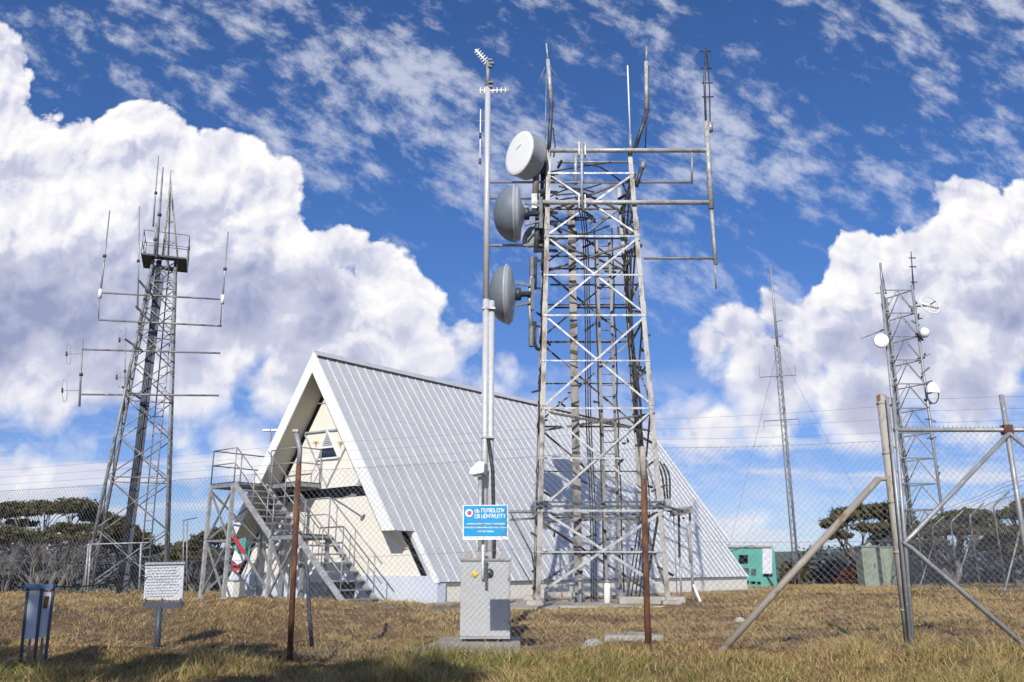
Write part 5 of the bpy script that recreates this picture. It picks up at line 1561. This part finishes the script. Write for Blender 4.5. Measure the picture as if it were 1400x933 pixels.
for dx_, dy_ in ((-9, -3), (7, -9), (4, 11)):
    for zf in (.98, .6):
        mb = MB(); mb.tube([(xm, MY, lerp(zm0, zm1, zf)), (xm + dx_ * (.55 if zf > .8 else .5), MY + dy_ * .6, gz(xm + dx_ * .5, MY + dy_ * .6))], .010, 4); mb.build('guy_wire', M['wire'], gm_)
GM = 'dipoles on the slim mast'
def cross(v, u0, u1, up, label):
    e = empty('cross_arm_antenna', MP((u0 + u1) / 2, v), label, 'antenna', GM); a, b_ = MP(u0, v + 1), MP(u1, v - 2)
    mb = MB(); mb.tube([a, b_], .035, 5); mb.build('boom', M['galvanised'], e)
    for p in (a, b_):
        mb = MB(); mb.tube([p - UP * .1, p + UP * up], .022, 5); mb.build('element', M['galvanised'], e)
cross(515, 1039, 1088, .75, 'longest cross arm on the slim mast with upright end rods'); cross(461, 1055, 1070, .15, 'short top cross arm on the slim mast'); cross(440, 1059, 1069, .05, 'tiny stub arm near the whip of the slim mast')
cross(575, 1044, 1092, -.5, 'lower cross arm on the slim mast with drooping ends')

# ------------------------------------------------------------------ teal generator
ge_x0, ge_x1, gy_ = at(975, 800, 41).x, at(1063, 800, 41).x, 41.0
zg0 = at(1030, 803, 41).z; zg1 = at(1030, 749, 41).z
ge = empty('generator', ((ge_x0 + ge_x1) / 2, gy_ + 1, zg0), 'teal green generator enclosure with white side panel beyond the building', 'generator')
def E2(u, v, k=0): return at(u, v, gy_ - .01 * k)
mb = MB(); mb.slab([(ge_x0, gy_, zg0), (ge_x1, gy_, zg0), (ge_x1, gy_, zg1 - .12), (ge_x1 - .12, gy_, zg1), (ge_x0, gy_, zg1)], (0, 2.2, 0)); gb = mb.build('enclosure', M['teal_paint'], ge, bevel=.03)
mb = MB(); mb.slab([(ge_x0 - .1, gy_ - .08, zg1 + .004), (ge_x1 - .1, gy_ - .08, zg1 + .004), (ge_x1 - .1, gy_ - .08, zg1 + .09), (ge_x0 - .1, gy_ - .08, zg1 + .09)], (0, 2.3, 0)); mb.build('roof_edge', M['old_post'], ge)
def gpanel(nm, m, u0, v0, u1, v1, k=1): 
    mb = MB(); mb.slab([E2(u0, v1, k), E2(u1, v1, k), E2(u1, v0, k), E2(u0, v0, k)], (0, .008, 0)); return mb.build(nm, M[m], gb)
gpanel('control_window', 'recess_dark', 1010, 759, 1022.5, 771); gpanel('vent_panel', 'dark_steel', 1009, 777, 1024, 785); gpanel('small_vent', 'dark_steel', 1027, 778, 1034, 787)
gpanel('white_panel', 'notice_white', 1042.5, 750, 1055.5, 785); gpanel('outlet', 'recess_dark', 1043, 784.5, 1056, 789); gpanel('lower_slot', 'recess_dark', 1016, 794.5, 1024, 798.5); gpanel('lower_slot', 'recess_dark', 1026, 795, 1033, 799); gpanel('lower_slot', 'recess_dark', 1035, 795.5, 1040, 799.5)
mb = MB(); mb.tube([E2(1049, 788, 4), E2(1052, 794, 6), E2(1057, 801, 8)], .05, 7); mb.build('exhaust_hose', M['black_cable'], ge)
# pale green cabinets
for (u0, u1, v0, Y, lab) in ((1181, 1201, 748, 38, 'pale green upright cabinet left of the pair behind the corner post'), (1206, 1232, 749, 39.5, 'wider pale green cabinet half hidden by the corner post')):
    x0, x1 = at(u0, 780, Y).x, at(u1, 780, Y).x; z0, z1 = gz(x0, Y) - .05, at(u0, v0, Y).z
    e = empty('green_cabinet', ((x0 + x1) / 2, Y + .4, z0), lab, 'cabinet'); mb = MB(); mb.box(((x0 + x1) / 2, Y + .4, z0), x1 - x0, .8, z1 - z0); mb.build('cabinet_body', M['pale_green_paint'], e, bevel=.02)
    mb = MB(); mb.box(((x0 + x1) / 2 + .03, Y - .015, z0 + .12), (x1 - x0) * .82, .03, (z1 - z0) * .86); dd = mb.build('door', M['pale_green_paint'], e, bevel=.01)
    mb = MB(); mb.box((x1 - .16, Y - .05, (z0 + z1) / 2), .04, .04, .2); mb.build('handle', M['dark_steel'], dd)
    mb = MB(); mb.box(((x0 + x1) / 2, Y + .4, z1 + .001), x1 - x0 + .1, .9, .05); mb.build('cap', M['pale_green_paint'], e)

# ------------------------------------------------------------------ perimeter fence on the right
pf = empty('perimeter_fence', (13, 25, gz(13, 25)), 'receding security fence with angled post tops on the right side', 'fence')
rs = random.Random(9); line = []
for k in range(15):
    t = k / 14; Y = lerp(20, 62, t ** 1.1); X = lerp(12.0, 24.2, (Y - 20) / 42); line.append((X, Y))
pm_ = 'galvanised'
for k, (X, Y) in enumerate(line):
    z0 = gz(X, Y); h_ = 2.15; lean = rs.uniform(-.03, .03)
    mb = MB(); mb.tube([(X, Y, z0 - .1), (X + lean, Y, z0 + h_), (X + lean + .05, Y, z0 + h_ + .08), (X + lean + .42, Y - .1, z0 + h_ + .42)], .026, 7); mb.build('post', M['far_tower_steel' if k < 6 else 'dark_steel'], pf)
    if k % 2 == 0:
        mb = MB(); mb.tube([(X - .02, Y - .02, z0 + 1.7), (X - 1.1, Y - .6, gz(X - 1.1, Y - .6) - .05)], .022, 7); mb.build('strut', M['far_tower_steel'], pf)
mb = MB()
for h_, dxo in ((.05, 0), (1.2, 0), (2.3, 0), (2.5, .12), (2.65, .26), (2.8, .40)):
    mb.tube([(X + dxo, Y, gz(X, Y) + h_) for X, Y in line], .006, 4)
mb.build('strand', M['wire'], pf)
chm = MB()
for (p, q) in zip(line[:-1], line[1:]):
    c_ = chain(p, q, gz(*p) + 2.3, gz(*q) + 2.3, pitch=.20, r=.0035); chm.add(c_.v, c_.f)
chm.build('mesh_panel', M['wire'], pf)
# ------------------------------------------------------------------ trees
def leaf_material(name, cols):
    return blade_material(name, cols)
leafm = leaf_material('gum_leaves', [(.034, .030, .016), (.080, .070, .032), (.125, .100, .046), (.090, .098, .044), (.16, .135, .065)])
scrubm = leaf_material('hazed_scrub_leaves', [(.020, .022, .024), (.055, .062, .070), (.15, .165, .19), (.065, .075, .055)])  # bluish greys put the haze of distance into the leaf colour
redm = leaf_material('rusty_leaves', [(.05, .018, .010), (.10, .035, .018), (.07, .03, .02)])


def leaf_cloud(clusters, n, size, seed, flat=.6):
    """clusters: (centre, (rx, ry, rz)) -> leaf quads gathered into sprays"""
    rs = np.random.RandomState(seed)
    vol = np.array([c[1][0] * c[1][1] * c[1][2] for c in clusters]) ** .72; vol /= vol.sum()
    pts = []; tones = []
    for (c, r), f in zip(clusters, vol):
        m = max(12, int(n * f)); ns = max(5, m // 26)
        d = rs.normal(size=(ns, 3)); d /= np.linalg.norm(d, axis=1)[:, None]
        rad = rs.rand(ns) ** .45
        sp_ = d * rad[:, None]
        sp_[:, 2] = np.where(sp_[:, 2] < -.35, sp_[:, 2] * .45, sp_[:, 2])
        k = rs.randint(0, ns, m)
        p = sp_[k] + rs.normal(size=(m, 3)) * (.13, .13, .16)
        st_ = rs.rand(ns)
        pts.append(np.array(c) + p * np.array(r)); tones.append(np.clip(st_[k] * .65 + rs.rand(m) * .35, 0, 1))
    P = np.concatenate(pts); T = np.concatenate(tones); m = len(P)
    a = rs.normal(size=(m, 3)); a /= np.linalg.norm(a, axis=1)[:, None]; b_ = np.cross(a, rs.normal(size=(m, 3))); b_ /= np.linalg.norm(b_, axis=1)[:, None]
    L = size * (.6 + .8 * rs.rand(m))[:, None]; W = L * .45
    V = np.stack([P - a * L, P + b_ * W, P + a * L, P - b_ * W], 1).reshape(-1, 3)
    F = (np.arange(m)[:, None] * 4 + np.arange(4)[None])
    return V, F, np.repeat(T, 4)


def tree(label, base, clusters, n, leaf, seed, trunk_r=.22, name='gum_tree', group='flat topped gum trees around the site', lm=None, stems=2, barkm='bark', leafless=0):
    rg = random.Random(seed); e = empty(name, base, label, 'tree', group)
    base = Vector(base)
    mbt = MB(); mbb = MB()
    cs = sorted(clusters, key=lambda c: c[0][0])
    groups = [cs[i::1] for i in range(1)]
    k = max(1, len(cs) // stems)
    chunks = [cs[i:i + k] for i in range(0, len(cs), k)]
    for ch in chunks:
        mean = sum((Vector(c[0]) for c in ch), Vector()) / len(ch); low = min(c[0][2] for c in ch)
        b0 = base + Vector((rg.uniform(-.25, .25), rg.uniform(-.2, .2), -.2))
        fork = Vector((lerp(b0.x, mean.x, .38), lerp(b0.y, mean.y, .38), lerp(base.z, low, rg.uniform(.38, .5))))
        mid = (b0 + fork) / 2 + Vector((rg.uniform(-.2, .2), rg.uniform(-.2, .2), .1))
        mbt.tube([b0, mid, fork], [trunk_r, trunk_r * .78, trunk_r * .5], 8)
        for c, r in ch:
            c = Vector(c); r = Vector(r)
            tgt = c - Vector((0, 0, r.z * .6)); m1 = lerp(fork, tgt, .5) + Vector((rg.uniform(-.3, .3), rg.uniform(-.3, .3), -.12 * (tgt - fork).length + rg.uniform(0, .3)))
            w = trunk_r * .50
            mbb.tube([fork, m1, tgt], [w, w * .6, w * .35], 6)
            for _ in range(7):
                q = c + Vector((rg.uniform(-.85, .85) * r.x, rg.uniform(-.85, .85) * r.y, rg.uniform(-.3, .5) * r.z)); s0 = lerp(m1, tgt, rg.uniform(.0, 1))
                m2 = lerp(s0, q, .5) + Vector((0, 0, rg.uniform(-.1, .25)))
                mbb.tube([s0, m2, q], [w * .38, w * .24, w * .1], 4)
                for _ in range(2):
                    q2 = q + Vector((rg.uniform(-.4, .4) * r.x, rg.uniform(-.4, .4) * r.y, rg.uniform(-.2, .5) * r.z)); mbb.tube([m2, q2], [w * .15, w * .06], 3, cap=False)
    mbt.build('trunk', M[barkm], e); mbb.build('branches', M[barkm], e)
    V, F, T = leaf_cloud(clusters, n, leaf, seed)
    V = V - np.array(base)[None]
    o = np_mesh('crown', V, F, lm or leafm, {'tone': T}); o.parent = e
    return e


def pxclusters(specs, Y, dr=None):
    """(u, v, half width px, half height px, depth shift) at distance Y"""
    out = []
    for s in specs:
        u, v, a, b_ = s[:4]; dY = s[4] if len(s) > 4 else 0
        c = at(u, v, Y + dY); k = (Y + dY) / F_PX * CP ** 2 * 1.07
        out.append((tuple(c), (a * k, max(a * k * .7, .8), b_ * k)))
    return out


Y = 44
b = at(70, 800, Y); b.z = gz(b.x, Y)
tree('broad dark flat topped gum at the far left behind the blue stand', b, pxclusters([
    (20, 699, 36, 11), (62, 696, 34, 11, 1), (100, 694, 36, 11, -1), (135, 706, 26, 12), (158, 716, 20, 9, .5), (-15, 702, 34, 12), (-40, 712, 30, 14),
    (12, 733, 42, 13, -2), (52, 738, 30, 9, -1.5), (-30, 735, 36, 15, -1), (85, 724, 24, 8, -1), (120, 722, 30, 7, -1), (104, 735, 26, 7, -2), (30, 716, 20, 5, 1)], Y), 24000, .10, 1, .17, stems=3)
Y = 47
b = at(178, 800, Y); b.z = gz(b.x, Y)
tree('smaller gum seen through the left lattice tower', b, pxclusters([(150, 733, 18, 8), (172, 727, 18, 9), (190, 738, 15, 10), (160, 745, 20, 7, -1), (182, 752, 16, 6), (205, 752, 14, 6, 1)], Y), 10000, .10, 2, .17)
Y = 42
b = at(272, 800, Y); b.z = gz(b.x, Y)
tree('low gum between the left tower and the staircase', b, pxclusters([(245, 757, 16, 6), (262, 748, 20, 8), (284, 738, 20, 9), (305, 733, 20, 10), (325, 738, 18, 12), (275, 762, 26, 6, -1), (232, 764, 12, 5)], Y), 13000, .10, 3, .17)
Y = 46
b = at(1180, 800, Y); b.z = gz(b.x, Y)
tree('dark reddish gum behind the pale green cabinets', b, pxclusters([(1140, 716, 16, 10), (1158, 706, 20, 11), (1180, 702, 22, 11, 1), (1205, 700, 22, 12), (1226, 706, 20, 12), (1146, 732, 16, 7, -1), (1195, 722, 26, 8, -1), (1222, 735, 22, 9), (1240, 722, 16, 14), (1204, 740, 16, 6, 1)], Y), 21000, .10, 4, .2)
Y = 40
b = at(1300, 800, Y); b.z = gz(b.x, Y)
tree('rounded gum between the right tower and the gate brace', b, pxclusters([(1262, 728, 16, 10), (1282, 722, 18, 11), (1302, 712, 22, 11, 1), (1325, 706, 24, 9), (1346, 712, 18, 9), (1312, 726, 30, 7, -1), (1272, 744, 20, 8, -1), (1340, 726, 18, 6, 1), (1252, 748, 14, 8)], Y), 20000, .095, 5, .2)
Y = 34
b = at(1392, 800, Y); b.z = gz(b.x, Y)
tree('darkest gum at the right edge behind the gate', b, pxclusters([(1385, 703, 16, 10), (1405, 697, 22, 13), (1430, 700, 30, 18), (1372, 728, 22, 9, -1), (1398, 728, 26, 10), (1425, 735, 26, 14), (1362, 742, 20, 8), (1385, 752, 22, 8, -1), (1350, 748, 12, 6)], Y), 19000, .09, 6, .2)
# trees behind the camera that shade the left foreground
def wclusters(cx, cy, h, R_, n, seed):
    rg = random.Random(seed); out = []
    for k in range(n):
        a = rg.uniform(0, 6.28); rr = R_ * math.sqrt(rg.random()); out.append(((cx + rr * math.cos(a), cy + rr * math.sin(a), h - .25 * rr - 3.0 * rg.random() ** 1.5), (rg.uniform(.7, 1.2), rg.uniform(.7, 1.1), rg.uniform(.35, .6))))
    return out
for (x, y, h_, R_, n, sd, lab) in ((-9.6, -5.5, 10.9, 3.0, 19, 21, 'gum behind the camera on the far left'), (-5.2, -4.8, 10.0, 2.5, 15, 22, 'gum behind the camera near the path'), (-14.6, -6.0, 10.8, 2.8, 15, 23, 'gum behind the camera at the left end')):
    tree(lab, (x, y, gz(x, y)), wclusters(x, y, h_, R_, n, sd), 4600, .15, sd, .17, group='gums behind the camera')

# bare scrub
def bare(label, u, v, Y, h, seed, n0=6, m='pale_twig'):
    rg = random.Random(seed); p = at(u, v, Y); p.z = gz(p.x, Y); e = empty('bare_shrub', p, label, 'shrub', 'bare dead shrubs on the left')
    mb = MB()
    def grow(a, d, L, r, lev):
        b_ = a + d * L; m1 = (a + b_) / 2 + Vector((rg.uniform(-.1, .1), rg.uniform(-.1, .1), rg.uniform(-.05, .1))) * L
        mb.tube([a, m1, b_], [r, r * .8, r * .6], 5 if lev < 2 else 3, cap=False)
        if lev < 4:
            for _ in range(rg.choice((2, 3, 3))):
                nd = (d + Vector((rg.uniform(-.75, .75), rg.uniform(-.7, .7), rg.uniform(-.15, .45)))).normalized(); grow(lerp(m1, b_, rg.uniform(.3, 1)), nd, L * rg.uniform(.55, .8), r * .58, lev + 1)
    for k in range(n0):
        d = Vector((rg.uniform(-.8, .8), rg.uniform(-.5, .5), 1)).normalized(); grow(p - UP * .1, d, h * rg.uniform(.30, .42), .032, 0)
    mb.build('branches', M[m], e)
bare('bare pale branched shrub at the left edge under the broad gum', 8, 800, 33, 2.6, 31); bare('bare shrub directly behind the blue stand', 48, 800, 31, 2.2, 32); bare('bare shrub between the blue stand and the left tower', 92, 800, 34, 2.4, 33)
bare('bare shrub left of the stair legs', 268, 800, 35, 2.0, 35);

# far scrub mass
def scrub(name, label, rngs, n, size, seed, mm):
    rs = np.random.RandomState(seed); cl = []
    rg = random.Random(seed)
    for (u0, u1, v0, v1, Ya, Yb, cnt) in rngs:
        for _ in range(cnt):
            Y_ = rg.uniform(Ya, Yb); u = rg.uniform(u0, u1); v = rg.uniform(v0, v1); c = at(u, v, Y_); a = rg.uniform(.8, 1.9); c.z = max(c.z, gz(c.x, c.y) + .2)
            cl.append((tuple(c), (a, a * .8, a * rg.uniform(.45, .8))))
    V, F, T = leaf_cloud(cl, n, size, seed); tag(np_mesh(name, V, F, mm, {'tone': T}), label, 'scrub', kind='stuff')
scrub('scrub', 'haze tinted bluish scrub mass behind the trees on the left', [(-60, 370, 758, 800, 50, 66, 90), (-60, 200, 742, 770, 58, 66, 30)], 24000, .19, 41, scrubm)
scrub('scrub', 'haze tinted grey scrub mass behind the fence on the right', [(1085, 1470, 766, 800, 48, 66, 80), (1240, 1470, 752, 790, 44, 60, 60)], 42000, .15, 42, scrubm)
Y = 46
b = at(1168, 803, Y); b.z = gz(b.x, Y)
tree('low rusty red bush left of the pale green cabinets', b, pxclusters([(1158, 790, 9, 9), (1170, 784, 9, 10), (1150, 796, 8, 6)], Y), 3500, .09, 51, .05, name='bush', group='low bushes beyond the slope', lm=redm)
b = at(1115, 803, Y); b.z = gz(b.x, Y)
tree('dark green low bush beside the teal generator', b, pxclusters([(1080, 782, 14, 12), (1105, 778, 18, 12), (1132, 780, 16, 12), (1095, 790, 22, 10, -1)], Y + 6), 6000, .12, 52, .05, name='bush', group='low bushes beyond the slope')
scene.cycles.use_adaptive_sampling = True
scene.cycles.adaptive_threshold = .03
scene.cycles.adaptive_min_samples = 24
scene.cycles.use_denoising = True
scene.cycles.time_limit = 900
